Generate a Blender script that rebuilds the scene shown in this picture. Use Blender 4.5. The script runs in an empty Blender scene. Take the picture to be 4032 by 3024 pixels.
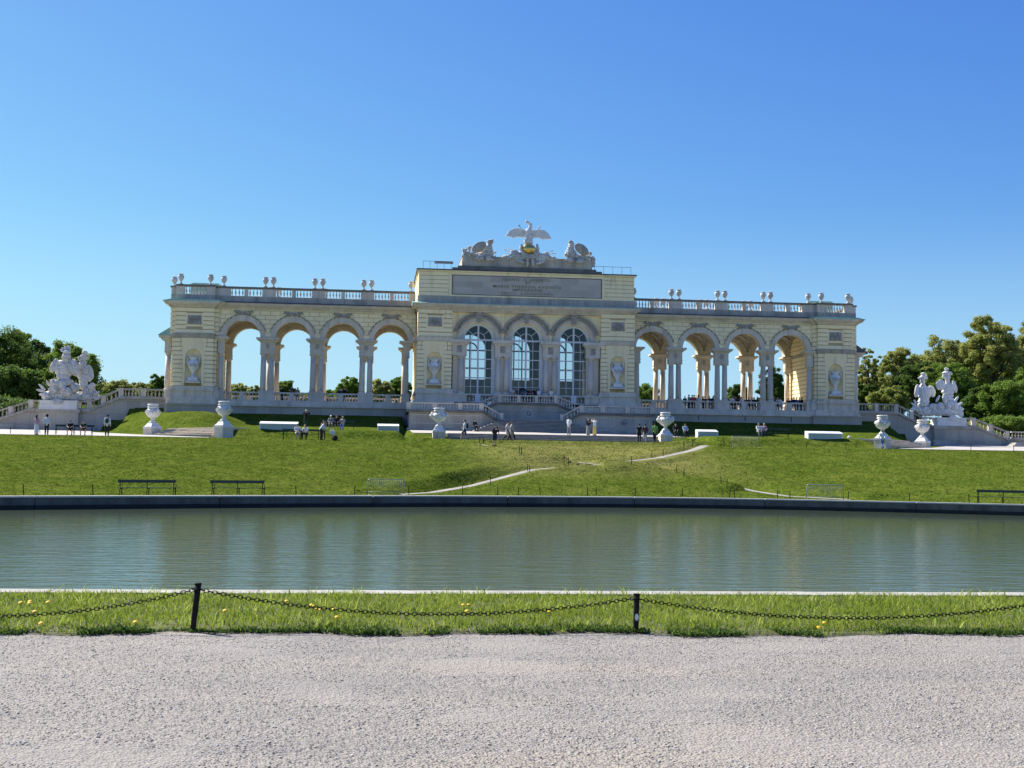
import bpy, bmesh, math, random
import numpy as np
from mathutils import Vector, Matrix, noise
PI=math.pi
rnd=random.Random(7)
C=bpy.context.scene.collection
sc=bpy.context.scene
# ------------------------------------------------------------------ camera
F=5000.0; YAW,PITCH,ROLL=0.10895,0.06775,0.01407
CAM=Vector((-16.2216,-138.0,1.65))
def _axes():
    cy,sy=math.cos(YAW),math.sin(YAW);cp,sp=math.cos(PITCH),math.sin(PITCH);cr,sr=math.cos(ROLL),math.sin(ROLL)
    fw=Vector((sy*cp,cy*cp,sp));rt=Vector((cy,-sy,0));up=rt.cross(fw)
    return rt*cr+up*sr,-rt*sr+up*cr,fw
RT,UP,FW=_axes()
cd=bpy.data.cameras.new('camera');cam=bpy.data.objects.new('camera',cd);C.objects.link(cam)
cd.sensor_width=36;cd.sensor_fit='HORIZONTAL';cd.lens=F/4032*36;cd.clip_start=.1;cd.clip_end=3000
M=Matrix((RT,UP,-FW)).transposed().to_4x4();M.translation=CAM;cam.matrix_world=M
sc.camera=cam
def at(x,y,Y):
    d=FW+RT*((x-2016)/F)-UP*((y-1512)/F); t=(Y-CAM.y)/d.y; return CAM+d*t
def ppm(Y): return F/((Y-CAM.y)*.99)
# ------------------------------------------------------------------ light
SUN_A,SUN_E=math.radians(48),math.radians(45)
w=bpy.data.worlds.new("World");sc.world=w;w.use_nodes=True
nt=w.node_tree;bg=nt.nodes['Background'];sky=nt.nodes.new('ShaderNodeTexSky')
sky.sky_type='NISHITA';sky.sun_disc=False;sky.sun_elevation=SUN_E;sky.sun_rotation=-SUN_A
sky.altitude=500;sky.air_density=1;sky.dust_density=.6;sky.ozone_density=4
# deepen the blue of the clear sky (one curve per channel)
EXPO=1.0
_sep=nt.nodes.new('ShaderNodeSeparateColor');_cmb=nt.nodes.new('ShaderNodeCombineColor');nt.links.new(sky.outputs[0],_sep.inputs[0])
for _i,(_k,_p) in enumerate([(.0548*1.06,1.33),(.0804*1.16,1.16),(.3611*1.01,.483)]):
    _a=nt.nodes.new('ShaderNodeMath');_a.operation='POWER';_b=nt.nodes.new('ShaderNodeMath');_b.operation='MULTIPLY'
    nt.links.new(_sep.outputs[_i],_a.inputs[0]);_a.inputs[1].default_value=_p;nt.links.new(_a.outputs[0],_b.inputs[0])
    _b.inputs[1].default_value=_k/(.12*2**EXPO);nt.links.new(_b.outputs[0],_cmb.inputs[_i])
# pale haze low over the whole horizon, added to brighten the shaded facade
_tc=nt.nodes.new('ShaderNodeTexCoord');_sx=nt.nodes.new('ShaderNodeSeparateXYZ');nt.links.new(_tc.outputs['Generated'],_sx.inputs[0])
_mr=nt.nodes.new('ShaderNodeMapRange');_mr.interpolation_type='SMOOTHSTEP';_mr.inputs['From Min'].default_value=0;_mr.inputs['From Max'].default_value=.21;_mr.inputs['To Min'].default_value=.8;_mr.inputs['To Max'].default_value=0
nt.links.new(_sx.outputs[2],_mr.inputs[0]);_hm=nt.nodes.new('ShaderNodeMix');_hm.data_type='RGBA';nt.links.new(_mr.outputs[0],_hm.inputs[0]);nt.links.new(_cmb.outputs[0],_hm.inputs[6])
_hk=1/(.12*2**EXPO);_hm.inputs[7].default_value=(.47*_hk,.73*_hk,.94*_hk,1)
nt.links.new(_hm.outputs[2],bg.inputs[0]);bg.inputs[1].default_value=0.12
sd=Vector((-math.sin(SUN_A)*math.cos(SUN_E),math.cos(SUN_A)*math.cos(SUN_E),math.sin(SUN_E)))
sl=bpy.data.lights.new('sun','SUN');sl.energy=5.0;sl.angle=math.radians(.5);sl.color=(1,.95,.87)
so=bpy.data.objects.new('sun',sl);C.objects.link(so);so.rotation_euler=sd.to_track_quat('Z','Y').to_euler();so.location=(0,0,60)
vs=sc.view_settings;vs.view_transform='Standard';vs.look='None';vs.exposure=EXPO;vs.gamma=1;vs.use_curve_mapping=False
sc.render.engine='CYCLES'
# ------------------------------------------------------------------ materials
def rgb(c): return (c[0],c[1],c[2],1)
class NT:
    def __init__(s,name):
        s.m=bpy.data.materials.new(name);s.m.use_nodes=True;s.t=s.m.node_tree;s.n=s.t.nodes;s.b=s.n['Principled BSDF']
        s.pos=s.n.new('ShaderNodeNewGeometry').outputs['Position']
    def add(s,t,**k):
        nd=s.n.new(t)
        for a,v in k.items(): setattr(nd,a,v)
        return nd
    def link(s,a,b): s.t.links.new(a,b)
    def mapped(s,sc_,src=None):
        mp=s.add('ShaderNodeMapping');mp.inputs['Scale'].default_value=sc_;s.link(src or s.pos,mp.inputs[0]);return mp.outputs[0]
    def noise(s,scale,detail=3,vec=None,rough=.55):
        n=s.add('ShaderNodeTexNoise');n.inputs['Scale'].default_value=scale;n.inputs['Detail'].default_value=detail;n.inputs['Roughness'].default_value=rough
        s.link(vec or s.pos,n.inputs['Vector']);return n.outputs['Fac']
    def ramp(s,fac,stops):
        r=s.add('ShaderNodeValToRGB');e=r.color_ramp.elements
        e[0].position,e[0].color=stops[0][0],rgb(stops[0][1]);e[1].position,e[1].color=stops[-1][0],rgb(stops[-1][1])
        for p,c in stops[1:-1]:
            q=e.new(p);q.color=rgb(c)
        s.link(fac,r.inputs[0]);return r.outputs[0]
    def mix(s,f,a,b,mode='MIX'):
        m=s.add('ShaderNodeMix',data_type='RGBA',blend_type=mode)
        for i,v in ((0,f),(6,a),(7,b)):
            if isinstance(v,(int,float)): m.inputs[i].default_value=v
            elif isinstance(v,tuple): m.inputs[i].default_value=rgb(v)
            else: s.link(v,m.inputs[i])
        return m.outputs[2]
    def bump(s,h,strength,dist=.02):
        b=s.add('ShaderNodeBump');b.inputs['Strength'].default_value=strength;b.inputs['Distance'].default_value=dist
        s.link(h,b.inputs['Height']);s.link(b.outputs[0],s.b.inputs['Normal'])
def mat(name,c,c2=None,scale=2.,rough=.8,metal=0,bump=0,bscale=20,streak=False,spec=None):
    k=NT(name)
    if c2 is not None:
        vec=k.mapped((1,1,.18)) if streak else None
        f=k.noise(scale,4,vec)
        col=k.ramp(f,[(.32,c),(.68,c2)])
        g=k.noise(scale*7,3);col=k.mix(.25,col,k.ramp(g,[(.3,tuple(x*.75 for x in c)),(.7,tuple(min(1,x*1.15) for x in c2))]))
        if streak or name.startswith('yellow'):
            q=k.noise(1.5,5,k.mapped((1,1,.09)),.65);q2=k.noise(.35,3);mm=k.add('ShaderNodeMath',operation='MULTIPLY');k.link(k.ramp(q,[(.5,(0,0,0)),(.68,(1,1,1))]),mm.inputs[0]);k.link(k.ramp(q2,[(.4,(.05,.05,.05)),(.65,(.55,.55,.55))]),mm.inputs[1])
            col=k.mix(mm.outputs[0],col,tuple(x*.42 for x in c))
        k.link(col,k.b.inputs['Base Color'])
    else: k.b.inputs['Base Color'].default_value=rgb(c)
    k.b.inputs['Roughness'].default_value=rough;k.b.inputs['Metallic'].default_value=metal
    if spec is not None: k.b.inputs['Specular IOR Level'].default_value=spec
    if bump: k.bump(k.noise(bscale,4),bump)
    return k.m
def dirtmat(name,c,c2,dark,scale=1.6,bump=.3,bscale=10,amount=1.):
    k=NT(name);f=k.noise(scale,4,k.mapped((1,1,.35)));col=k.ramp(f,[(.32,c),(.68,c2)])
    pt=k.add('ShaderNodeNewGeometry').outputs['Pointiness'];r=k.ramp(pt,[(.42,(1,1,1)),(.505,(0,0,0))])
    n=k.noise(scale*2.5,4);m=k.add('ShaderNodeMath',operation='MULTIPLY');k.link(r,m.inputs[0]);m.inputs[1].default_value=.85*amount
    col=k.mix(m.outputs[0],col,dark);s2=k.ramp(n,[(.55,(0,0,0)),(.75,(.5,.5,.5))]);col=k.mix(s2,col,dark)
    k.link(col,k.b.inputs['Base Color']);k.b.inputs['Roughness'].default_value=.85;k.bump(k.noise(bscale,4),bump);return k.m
def brickmat(name,c1,c2,mortar,bw,bh,ms,swap=False,bump=.6,var=.35,rough=.85,off=.5,stain=None):
    k=NT(name)
    sx=k.add('ShaderNodeSeparateXYZ');k.link(k.pos,sx.inputs[0]);cb=k.add('ShaderNodeCombineXYZ')
    add=k.add('ShaderNodeMath',operation='ADD');k.link(sx.outputs[0],add.inputs[0]);k.link(sx.outputs[1],add.inputs[1])
    k.link(add.outputs[0],cb.inputs[0]);k.link(sx.outputs[2],cb.inputs[1])
    b=k.add('ShaderNodeTexBrick');b.offset=off;b.inputs['Scale'].default_value=1;b.inputs['Brick Width'].default_value=bw;b.inputs['Row Height'].default_value=bh
    b.inputs['Mortar Size'].default_value=ms;b.inputs['Color1'].default_value=rgb(c1);b.inputs['Color2'].default_value=rgb(c2);b.inputs['Mortar'].default_value=rgb(mortar);b.inputs['Bias'].default_value=0;b.inputs['Mortar Smooth'].default_value=.1
    k.link(cb.outputs[0],b.inputs['Vector'])
    f=k.noise(.7,4,k.mapped((1,1,.3)));col=k.mix(var,b.outputs['Color'],k.ramp(f,[(.35,tuple(x*.6 for x in c1)),(.65,tuple(min(1,x*1.2) for x in c2))]))
    if stain:
        f2=k.noise(1.2,5,k.mapped((1,1,.25)));r=k.ramp(f2,[(.52,(0,0,0)),(.7,(1,1,1))]);col=k.mix(r,col,stain)
    k.link(col,k.b.inputs['Base Color']);k.b.inputs['Roughness'].default_value=rough
    inv=k.add('ShaderNodeMath',operation='SUBTRACT');inv.inputs[0].default_value=1;k.link(b.outputs['Fac'],inv.inputs[1]);k.bump(inv.outputs[0],bump,.05)
    return k.m
YEL=mat('yellow_plaster',(.95,.765,.45),(.97,.82,.52),1.3,.9,bump=.15,bscale=30)
JNT=mat('plaster_joint',(.42,.33,.20),(.50,.40,.25),1.5,.9)  # same plaster made darker: groove shade and joint dirt put into its colour
YELB=brickmat('rusticated_plaster',(.95,.77,.45),(.97,.81,.50),(.50,.40,.26),1.05,.47,.03,var=.2)
STO=mat('grey_limestone',(.53,.455,.355),(.75,.665,.54),.9,.85,bump=.2,bscale=14,streak=True)
STD=mat('weathered_limestone',(.30,.26,.205),(.56,.50,.41),1.1,.9,bump=.25,bscale=12,streak=True)
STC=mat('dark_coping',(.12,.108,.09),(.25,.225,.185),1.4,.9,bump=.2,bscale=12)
STW=brickmat('stone_block_wall',(.52,.465,.38),(.38,.34,.28),(.18,.165,.14),1.35,1.4,.012,var=.4,off=.37)
STK=brickmat('terrace_stone_panels',(.43,.375,.29),(.52,.455,.36),(.2,.175,.14),3.2,2.6,.014,var=.45)
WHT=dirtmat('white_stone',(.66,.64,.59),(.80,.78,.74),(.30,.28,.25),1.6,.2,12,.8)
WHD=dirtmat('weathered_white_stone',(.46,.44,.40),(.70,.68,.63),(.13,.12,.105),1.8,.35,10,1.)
GRE=mat('relief_grey',(.24,.215,.185),(.46,.42,.37),3,.9,bump=.4,bscale=14)
LEAD=mat('dark_roof_metal',(.05,.055,.06),(.09,.095,.1),2,.6)
COP=mat('green_copper',(.22,.42,.34),(.34,.54,.44),2,.7)
GLS=bpy.data.materials.new('window_glass');GLS.use_nodes=True
_t=GLS.node_tree;_t.nodes.remove(_t.nodes['Principled BSDF']);_tr=_t.nodes.new('ShaderNodeBsdfTransparent');_tr.inputs[0].default_value=(.70,.74,.76,1);_gl=_t.nodes.new('ShaderNodeBsdfGlossy');_gl.inputs[0].default_value=(.9,.95,1,1);_gl.inputs[1].default_value=.02
_mx=_t.nodes.new('ShaderNodeMixShader');_mx.inputs[0].default_value=.05;_t.links.new(_tr.outputs[0],_mx.inputs[1]);_t.links.new(_gl.outputs[0],_mx.inputs[2]);_t.links.new(_mx.outputs[0],_t.nodes['Material Output'].inputs[0])
FRM=mat('white_window_paint',(.62,.63,.62),(.70,.71,.70),2,.6)
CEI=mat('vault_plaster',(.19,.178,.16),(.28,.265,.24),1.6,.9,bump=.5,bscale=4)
GOLD=mat('gilded_metal',(.85,.55,.14),(.9,.62,.2),4,.35,metal=1,bump=.1,bscale=6)
LET=mat('inscription_metal',(.19,.17,.115),(.28,.25,.17),6,.6)
IRON=mat('black_iron',(.005,.005,.006),(.01,.01,.01),30,.8,spec=.12,bump=.2,bscale=60)
GALV=mat('galvanised_steel',(.20,.22,.21),(.28,.30,.29),8,.5,metal=.3)
BENCH=mat('dark_green_paint',(.012,.03,.025),(.018,.04,.032),8,.5)
WOODP=mat('post_wood_black',(.012,.011,.010),(.032,.028,.025),20,.9,spec=.1,bump=.3,bscale=50)
GPANE=mat('pale_green_panel',(.36,.44,.41),(.42,.50,.46),2,.4)
PTH=mat('worn_path',(.20,.19,.155),(.33,.31,.265),1.2,.95,bump=.3,bscale=30)
GVL2=mat('pale_gravel_path',(.36,.33,.285),(.44,.41,.36),1.5,.95,bump=.3,bscale=30)
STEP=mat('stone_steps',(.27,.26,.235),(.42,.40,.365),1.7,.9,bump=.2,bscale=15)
BARK=mat('bark',(.04,.032,.024),(.08,.065,.05),5,.9,bump=.5,bscale=14)
# ------------------------------------------------------------------ mesh builder
class MB:
    def __init__(s): s.v=[];s.f=[];s.sm=[];s.two=[]
    def face(s,pts,smooth=False):
        i=len(s.v);s.v+=[tuple(p) for p in pts];s.f.append(tuple(range(i,i+len(pts))));s.sm.append(smooth)
    def box(s,x0,x1,y0,y1,z0,z1):
        if x0>x1:x0,x1=x1,x0
        i=len(s.v);s.v+=[(x,y,z) for z in(z0,z1) for y in(y0,y1) for x in(x0,x1)]
        for f in((0,2,3,1),(4,5,7,6),(0,1,5,4),(2,6,7,3),(0,4,6,2),(1,3,7,5)): s.f.append(tuple(i+a for a in f));s.sm.append(False)
        return s
    def prism(s,poly,a0,a1,axis='y'):
        # poly of (u,v): axis y -> (x,z); axis x -> (y,z); axis z -> (x,y)
        def P(u,v,a): return {'y':(u,a,v),'x':(a,u,v),'z':(u,v,a)}[axis]
        n=len(poly);i=len(s.v)
        s.v+=[P(u,v,a0) for u,v in poly]+[P(u,v,a1) for u,v in poly]
        s.f.append(tuple(range(i,i+n)));s.f.append(tuple(range(i+2*n-1,i+n-1,-1)));s.sm+=[False]*2
        for k in range(n):
            j=(k+1)%n;s.f.append((i+k,i+n+k,i+n+j,i+j));s.sm.append(False)
        return s
    def lathe(s,prof,c=(0,0,0),seg=16,smooth=True,sq=False,sx=1,sy=1):
        i=len(s.v)
        for r,z in prof:
            for k in range(seg):
                a=2*PI*(k+.5)/seg;s.v.append((c[0]+r*math.cos(a)*sx,c[1]+r*math.sin(a)*sy,c[2]+z))
        for p in range(len(prof)-1):
            for k in range(seg):
                j=(k+1)%seg;s.f.append((i+p*seg+k,i+p*seg+j,i+(p+1)*seg+j,i+(p+1)*seg+k));s.sm.append(smooth)
        s.f.append(tuple(i+k for k in range(seg-1,-1,-1)));e=i+(len(prof)-1)*seg;s.f.append(tuple(e+k for k in range(seg)));s.sm+=[False]*2
        return s
    def sqlathe(s,prof,c=(0,0,0)): # square section
        return s.lathe([(r*math.sqrt(2),z) for r,z in prof],c,4,False)
    def tube(s,pts,rad,seg=8,smooth=True):
        pts=[Vector(p) for p in pts]
        if not hasattr(rad,'__len__'): rad=[rad]*len(pts)
        i=len(s.v);n=len(pts);up=Vector((0,0,1))
        for q,p in enumerate(pts):
            d=(pts[min(q+1,n-1)]-pts[max(q-1,0)]).normalized()
            a=d.cross(up if abs(d.z)<.95 else Vector((1,0,0))).normalized();b=d.cross(a)
            for k in range(seg):
                t=2*PI*k/seg;s.v.append(tuple(p+(a*math.cos(t)+b*math.sin(t))*rad[q]))
        for q in range(n-1):
            for k in range(seg):
                j=(k+1)%seg;s.f.append((i+q*seg+k,i+q*seg+j,i+(q+1)*seg+j,i+(q+1)*seg+k));s.sm.append(smooth)
        s.f.append(tuple(i+k for k in range(seg-1,-1,-1)));e=i+(n-1)*seg;s.f.append(tuple(e+k for k in range(seg)));s.sm+=[False]*2
        return s
    def ell(s,c,r,rot=None,seg=12,rings=8):
        i=len(s.v);R=rot or Matrix.Identity(3);c=Vector(c)
        def P(th,ph): return c+R@Vector((r[0]*math.sin(th)*math.cos(ph),r[1]*math.sin(th)*math.sin(ph),r[2]*math.cos(th)))
        s.v.append(tuple(P(0,0)))
        for q in range(1,rings):
            for k in range(seg): s.v.append(tuple(P(PI*q/rings,2*PI*k/seg)))
        s.v.append(tuple(P(PI,0)));e=len(s.v)-1
        for k in range(seg):
            j=(k+1)%seg;s.f.append((i,i+1+k,i+1+j));s.f.append((e,e-seg+j,e-seg+k));s.sm+=[True]*2
            for q in range(rings-2):
                a=i+1+q*seg;s.f.append((a+k,a+seg+k,a+seg+j,a+j));s.sm.append(True)
        return s
    def mesh(s,name,flipfix=True):
        me=bpy.data.meshes.new(name);me.from_pydata(s.v,[],s.f)
        me.polygons.foreach_set('use_smooth',s.sm)
        if flipfix:
            bm=bmesh.new();bm.from_mesh(me);bmesh.ops.recalc_face_normals(bm,faces=bm.faces);bm.to_mesh(me);bm.free()
        me.update();return me
    def build(s,name,m,parent=None,loc=(0,0,0),rz=0,fix=True,m2=None):
        me=s.mesh(name,fix);me.materials.append(m)
        if m2:
            me.materials.append(m2)
            for a,b in s.two:
                for i in range(a,b): me.polygons[i].material_index=1
        o=bpy.data.objects.new(name,me);C.objects.link(o)
        o.location=loc;o.rotation_euler=(0,0,rz)
        if parent is not None:o.parent=parent
        return o
def tag(o,label=None,cat=None,group=None,kind=None):
    if label:o['label']=label
    if cat:o['category']=cat
    if group:o['group']=group
    if kind:o['kind']=kind
    return o
def thing(name,label,cat,loc=(0,0,0),rz=0,group=None):
    o=bpy.data.objects.new(name,None);C.objects.link(o);o.location=loc;o.rotation_euler=(0,0,rz);o.empty_display_size=.3
    return tag(o,label,cat,group)
def copy_tree(o,loc=None,rz=None,label=None,parent=None,scale=None):
    c=o.copy();C.objects.link(c)
    if parent is not None:c.parent=parent
    if loc is not None:c.location=loc
    if rz is not None:c.rotation_euler=(0,0,rz)
    if scale is not None:c.scale=scale
    if label:c['label']=label
    for ch in list(o.children): copy_tree(ch,parent=c)
    return c
def fuse(mb,name,voxel,smooth=1):
    """union overlapping closed lumps into one continuous skin"""
    me=mb.mesh('tmp',False);o=bpy.data.objects.new('tmp',me);C.objects.link(o)
    m=o.modifiers.new('r','REMESH');m.mode='VOXEL';m.voxel_size=voxel;m.use_smooth_shade=True
    if smooth:
        s=o.modifiers.new('s','SMOOTH');s.factor=.5;s.iterations=smooth
    dg=bpy.context.evaluated_depsgraph_get();r=bpy.data.meshes.new_from_object(o.evaluated_get(dg));r.name=name
    bpy.data.objects.remove(o);bpy.data.meshes.remove(me);return r
def meshobj(me,name,m,parent=None,loc=(0,0,0)):
    if not me.materials: me.materials.append(m)
    o=bpy.data.objects.new(name,me);C.objects.link(o);o.location=loc
    if parent is not None:o.parent=parent
    return o
def smoothstep(a,b,x):
    t=max(0,min(1,(x-a)/(b-a)));return t*t*(3-2*t)
def lerp(xs,ys,x):
    return float(np.interp(x,xs,ys))
# ------------------------------------------------------------------ terrain
RIMX=[-150,-60,-34.1,-26.5,-17.1,-7.5,3.9,13.2,22.1,40,150];RIMY=[-110,-92,-73.9,-68.5,-62.8,-59.0,-57.3,-60.0,-66.2,-78.5,-115]
def rimY(X):
    return sum(lerp(RIMX,RIMY,X+d) for d in(-5,-2.5,0,2.5,5))/5
def crestY(X): return -30.3-2.9*min(1,(abs(X)/28)**2)
PATHS=[ # centre lines climbing the slope (x,y,z)
 ([(-14.5,-57.6,.02),(-12.2,-53.5,.1),(-9.3,-49,.50),(-4.4,-44.7,1.70),(0.9,-42.3,2.16)],0),
 ([(0.9,-42.3,2.16),(6.4,-38.8,2.78),(10.3,-34.4,3.5),(12.2,-31.3,3.98)],0),
 ([(0.9,-42.3,2.16),(-2.7,-39.6,2.58),(-7.3,-33.6,3.7),(-9,-31,4.0)],1),
 ([(0.9,-42.3,2.16),(6.9,-45.6,1.46),(10.6,-50.4,.42)],.65),
 ([(10.6,-50.4,.42),(12.2,-53.2,.12),(15.2,-57.2,.02)],0)]
def pathinfo(X,Y):
    best=(1e9,0,0,0)
    for k,(pl,lip) in enumerate(PATHS):
        for a,b in zip(pl[:-1],pl[1:]):
            dx,dy=b[0]-a[0],b[1]-a[1];L=dx*dx+dy*dy;t=max(0,min(1,((X-a[0])*dx+(Y-a[1])*dy)/L))
            px,py=a[0]+t*dx,a[1]+t*dy;d=math.hypot(X-px,Y-py)
            if d<best[0]: best=(d,a[2]+t*(b[2]-a[2]),lip,Y-py)
    return best
def ground(X,Y,path=True):
    r=rimY(X);c=crestY(X);toe=r+4.2;ax=abs(X)
    zc=4.0+.12*(1-min(1,ax/25))
    if Y<=c:
        t=max(0,(Y-toe)/(c-toe));z=zc*(.75*t+.25*t*t*(3-2*t)) if t>0 else 0
        z=zc*(t-.09*math.sin(2*PI*t)*.35) if t>0 else 0
        z-=.10*smoothstep(.86,1,t) 
        z+=(.16*noise.noise(Vector((X*.16,Y*.16,0)))+.08*noise.noise(Vector((X*.5,Y*.6,4)))+.05*noise.noise(Vector((X*1.3,Y*1.6,2))))*smoothstep(0,.15,t)*smoothstep(1,.85,t)
        z+=.30*math.exp(-((X-1.5)/6.5)**2-((Y+49)/4.0)**2)-.35*math.exp(-((X-1.0)/7)**2-((Y+36.5)/3.6)**2)
    else:
        # gently rising promenade
        z=zc-.10+ (Y-c)*.038
        z=min(z,5.3+.0*Y)
        # lawn plateau in front of the arcades
        inside=min(ax-12.9, 1e9)
        bank=smoothstep(-29.6,-27.6,Y)
        if ax>12.9 and ax<42:
            edge=1
            # diagonal boundary between the pedestals and on to the side wall
            e1=((ax-28.6)*(7.4)+(Y+30)*(-7.0)) # >0 outside
            d1=e1/10.2
            e2=(ax-35.6)-( (Y+22.6)*.47)
            dd=max(d1,e2*.9)
            ins=smoothstep(.3,-1.6,dd)*bank
            if ax<16 and Y<-9.2: ins*=smoothstep(12.9,14.2,ax)
            zl=lerp([-29,-22,-14,-9,-1.5],[4.88,5.08,5.42,5.85,7.25],Y)
            mound=smoothstep(28.0,32.0,ax)*smoothstep(-21.5,-14.2,Y)*(1 if X<0 else .3)
            zl=zl+(max(6.85,zl)-zl)*mound
            # outer flank of the mound falls to the promenade
            fl=smoothstep(.2,-5.5,e2)
            zl=z+(zl-z)*(fl if ax>33 else 1)
            z=z+(zl-z)*ins
        if ax<=12.9:
            z=lerp([-26,-25,-23,-12.5,-9],[4.22,4.28,4.87,5.42,5.44],Y)
        if Y>-.3 and ax<44: z=max(z,min(8.0,z+ (Y+.3)*2))
        if Y>2: z=max(z,lerp([2,6],[5.3,8.2],Y))
        if Y>60: z=8.2-(Y-60)*.02
    if path and Y>-60 and Y<-29 and -20<X<20:
        d,zp,lip,side=pathinfo(X,Y)
        if d<5.6:
            k=1-smoothstep(.6,1.9,d)
            z=z+(zp-z)*k
            if lip and side<0: z+=.55*lip*(1-.5*smoothstep(2.8,3.5,zp))*smoothstep(.6,1.2,d)*(1-smoothstep(1.5,4.6-1.6*smoothstep(2.8,3.5,zp),d))
            if d>.6: z+=.42*smoothstep(.6,1.1,d)*math.exp(-((X-1.3)/4.2)**2-((Y+45.0)/1.3)**2)
            if not lip and side>0: z+=.24*smoothstep(.55,.75,d)*(1-smoothstep(1.2,4.5,d))
    return z
def grass_mat():
    k=NT('lawn_grass')
    f=k.noise(.22,5);g=k.noise(1.5,5,k.mapped((1,.7,1)),.65);h=k.noise(4.5,4,k.mapped((1,.6,1)))
    col=k.ramp(f,[(.3,(0.046,0.083,0.009)),(.5,(0.070,0.104,0.013)),(.72,(0.124,0.141,0.027))])
    col=k.mix(.45,col,k.ramp(g,[(.36,(0.018,0.039,0.004)),(.5,(0.062,0.097,0.011)),(.66,(0.149,0.164,0.032))]))
    col=k.mix(.3,col,k.ramp(h,[(.40,(0.010,0.023,0.002)),(.60,(0.140,0.169,0.029))]))
    # drier patch of lawn at the fork of the paths
    sx=k.add('ShaderNodeSeparateXYZ');k.link(k.pos,sx.inputs[0])
    def win(out,c,w):
        s=k.add('ShaderNodeMath',operation='SUBTRACT');k.link(out,s.inputs[0]);s.inputs[1].default_value=c
        a=k.add('ShaderNodeMath',operation='ABSOLUTE');k.link(s.outputs[0],a.inputs[0])
        r=k.add('ShaderNodeMapRange');r.inputs['From Min'].default_value=w;r.inputs['From Max'].default_value=w*.45;r.inputs['To Min'].default_value=0;r.inputs['To Max'].default_value=1
        k.link(a.outputs[0],r.inputs[0]);return r.outputs[0]
    a=win(sx.outputs[0],1.5,12);b=win(sx.outputs[1],-38,11)
    m=k.add('ShaderNodeMath',operation='MULTIPLY');k.link(a,m.inputs[0]);k.link(b,m.inputs[1])
    n=k.noise(.9,4);m2=k.add('ShaderNodeMath',operation='MULTIPLY');k.link(m.outputs[0],m2.inputs[0]);k.link(n,m2.inputs[1])
    m3=k.add('ShaderNodeMath',operation='MULTIPLY');k.link(m2.outputs[0],m3.inputs[0]);m3.inputs[1].default_value=1.1
    col=k.mix(m3.outputs[0],col,(.22,.20,.07))
    k.link(col,k.b.inputs['Base Color']);k.b.inputs['Roughness'].default_value=.9;k.b.inputs['Specular IOR Level'].default_value=0
    k.bump(k.noise(5,6),.9,.12);return k.m
GRASS=grass_mat()
def build_ground():
    xs=[-400,-260,-180,-130,-100,-85,-75,-68,-62]+list(np.arange(-58,-20,.7))+list(np.arange(-20,20,.3))+list(np.arange(20,60,.7))+[62,68,75,85,100,130,180,260,400]
    b1=34;cols=[]
    tail=[.3,.8,1.4,2,2.6,3.2,4,5,6,7,8,9,10,11,12,13,14,15,16,17,18,19,20,21,22,23,24,25,26,27,28,29,30,31,31.6,32.2,33,34,35,37,40,60,90,150,300,700]
    v=[]
    for X in xs:
        r=rimY(X)+.5;c=crestY(X)
        ys=[r+(c-r)*i/90 for i in range(91)]+[c+t for t in tail]
        for Y in ys: v.append((X,Y,ground(X,Y)))
    n=91+len(tail);f=[];
    for i in range(len(xs)-1):
        for j in range(n-1): f.append((i*n+j,(i+1)*n+j,(i+1)*n+j+1,i*n+j+1))
    me=bpy.data.meshes.new('lawn');me.from_pydata(v,[],f);me.polygons.foreach_set('use_smooth',[True]*len(f));me.materials.append(GRASS)
    o=bpy.data.objects.new('lawn_terrain',me);C.objects.link(o);tag(o,kind='structure')
build_ground()
def strip(name,pl,hw,m,dz=.05,n=12,kind='structure'):
    mb=MB();pts=[]
    for a,b in zip(pl[:-1],pl[1:]):
        for i in range(n): t=i/n;pts.append(Vector(a).lerp(Vector(b),t))
    pts.append(Vector(pl[-1]))
    L=[];
    for i,p in enumerate(pts):
        d=(pts[min(i+1,len(pts)-1)]-pts[max(i-1,0)]);d.z=0;d.normalize();nrm=Vector((-d.y,d.x,0))
        w_=hw*(1+.12*noise.noise(p*.8));L.append((p+nrm*w_+Vector((0,0,dz)),p+Vector((0,0,dz+.03)),p-nrm*w_+Vector((0,0,dz))))
    for i in range(len(L)-1):
        for j in(0,1): mb.face([L[i][j],L[i+1][j],L[i+1][j+1],L[i][j+1]],True)
    o=mb.build(name,m);tag(o,kind=kind);return o
for pl,lip in PATHS: strip('slope_path',pl,.40,PTH,.01)
def sheet(name,fn,xs,ys,m,dz):
    v=[(X,Y,fn(X,Y)+dz) for X in xs for Y in ys];n=len(ys)
    f=[(i*n+j,(i+1)*n+j,(i+1)*n+j+1,i*n+j+1) for i in range(len(xs)-1) for j in range(n-1)]
    me=bpy.data.meshes.new(name);me.from_pydata(v,[],f);me.polygons.foreach_set('use_smooth',[True]*len(f));me.materials.append(m)
    o=bpy.data.objects.new(name,me);C.objects.link(o);tag(o,kind='structure');return o
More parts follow.
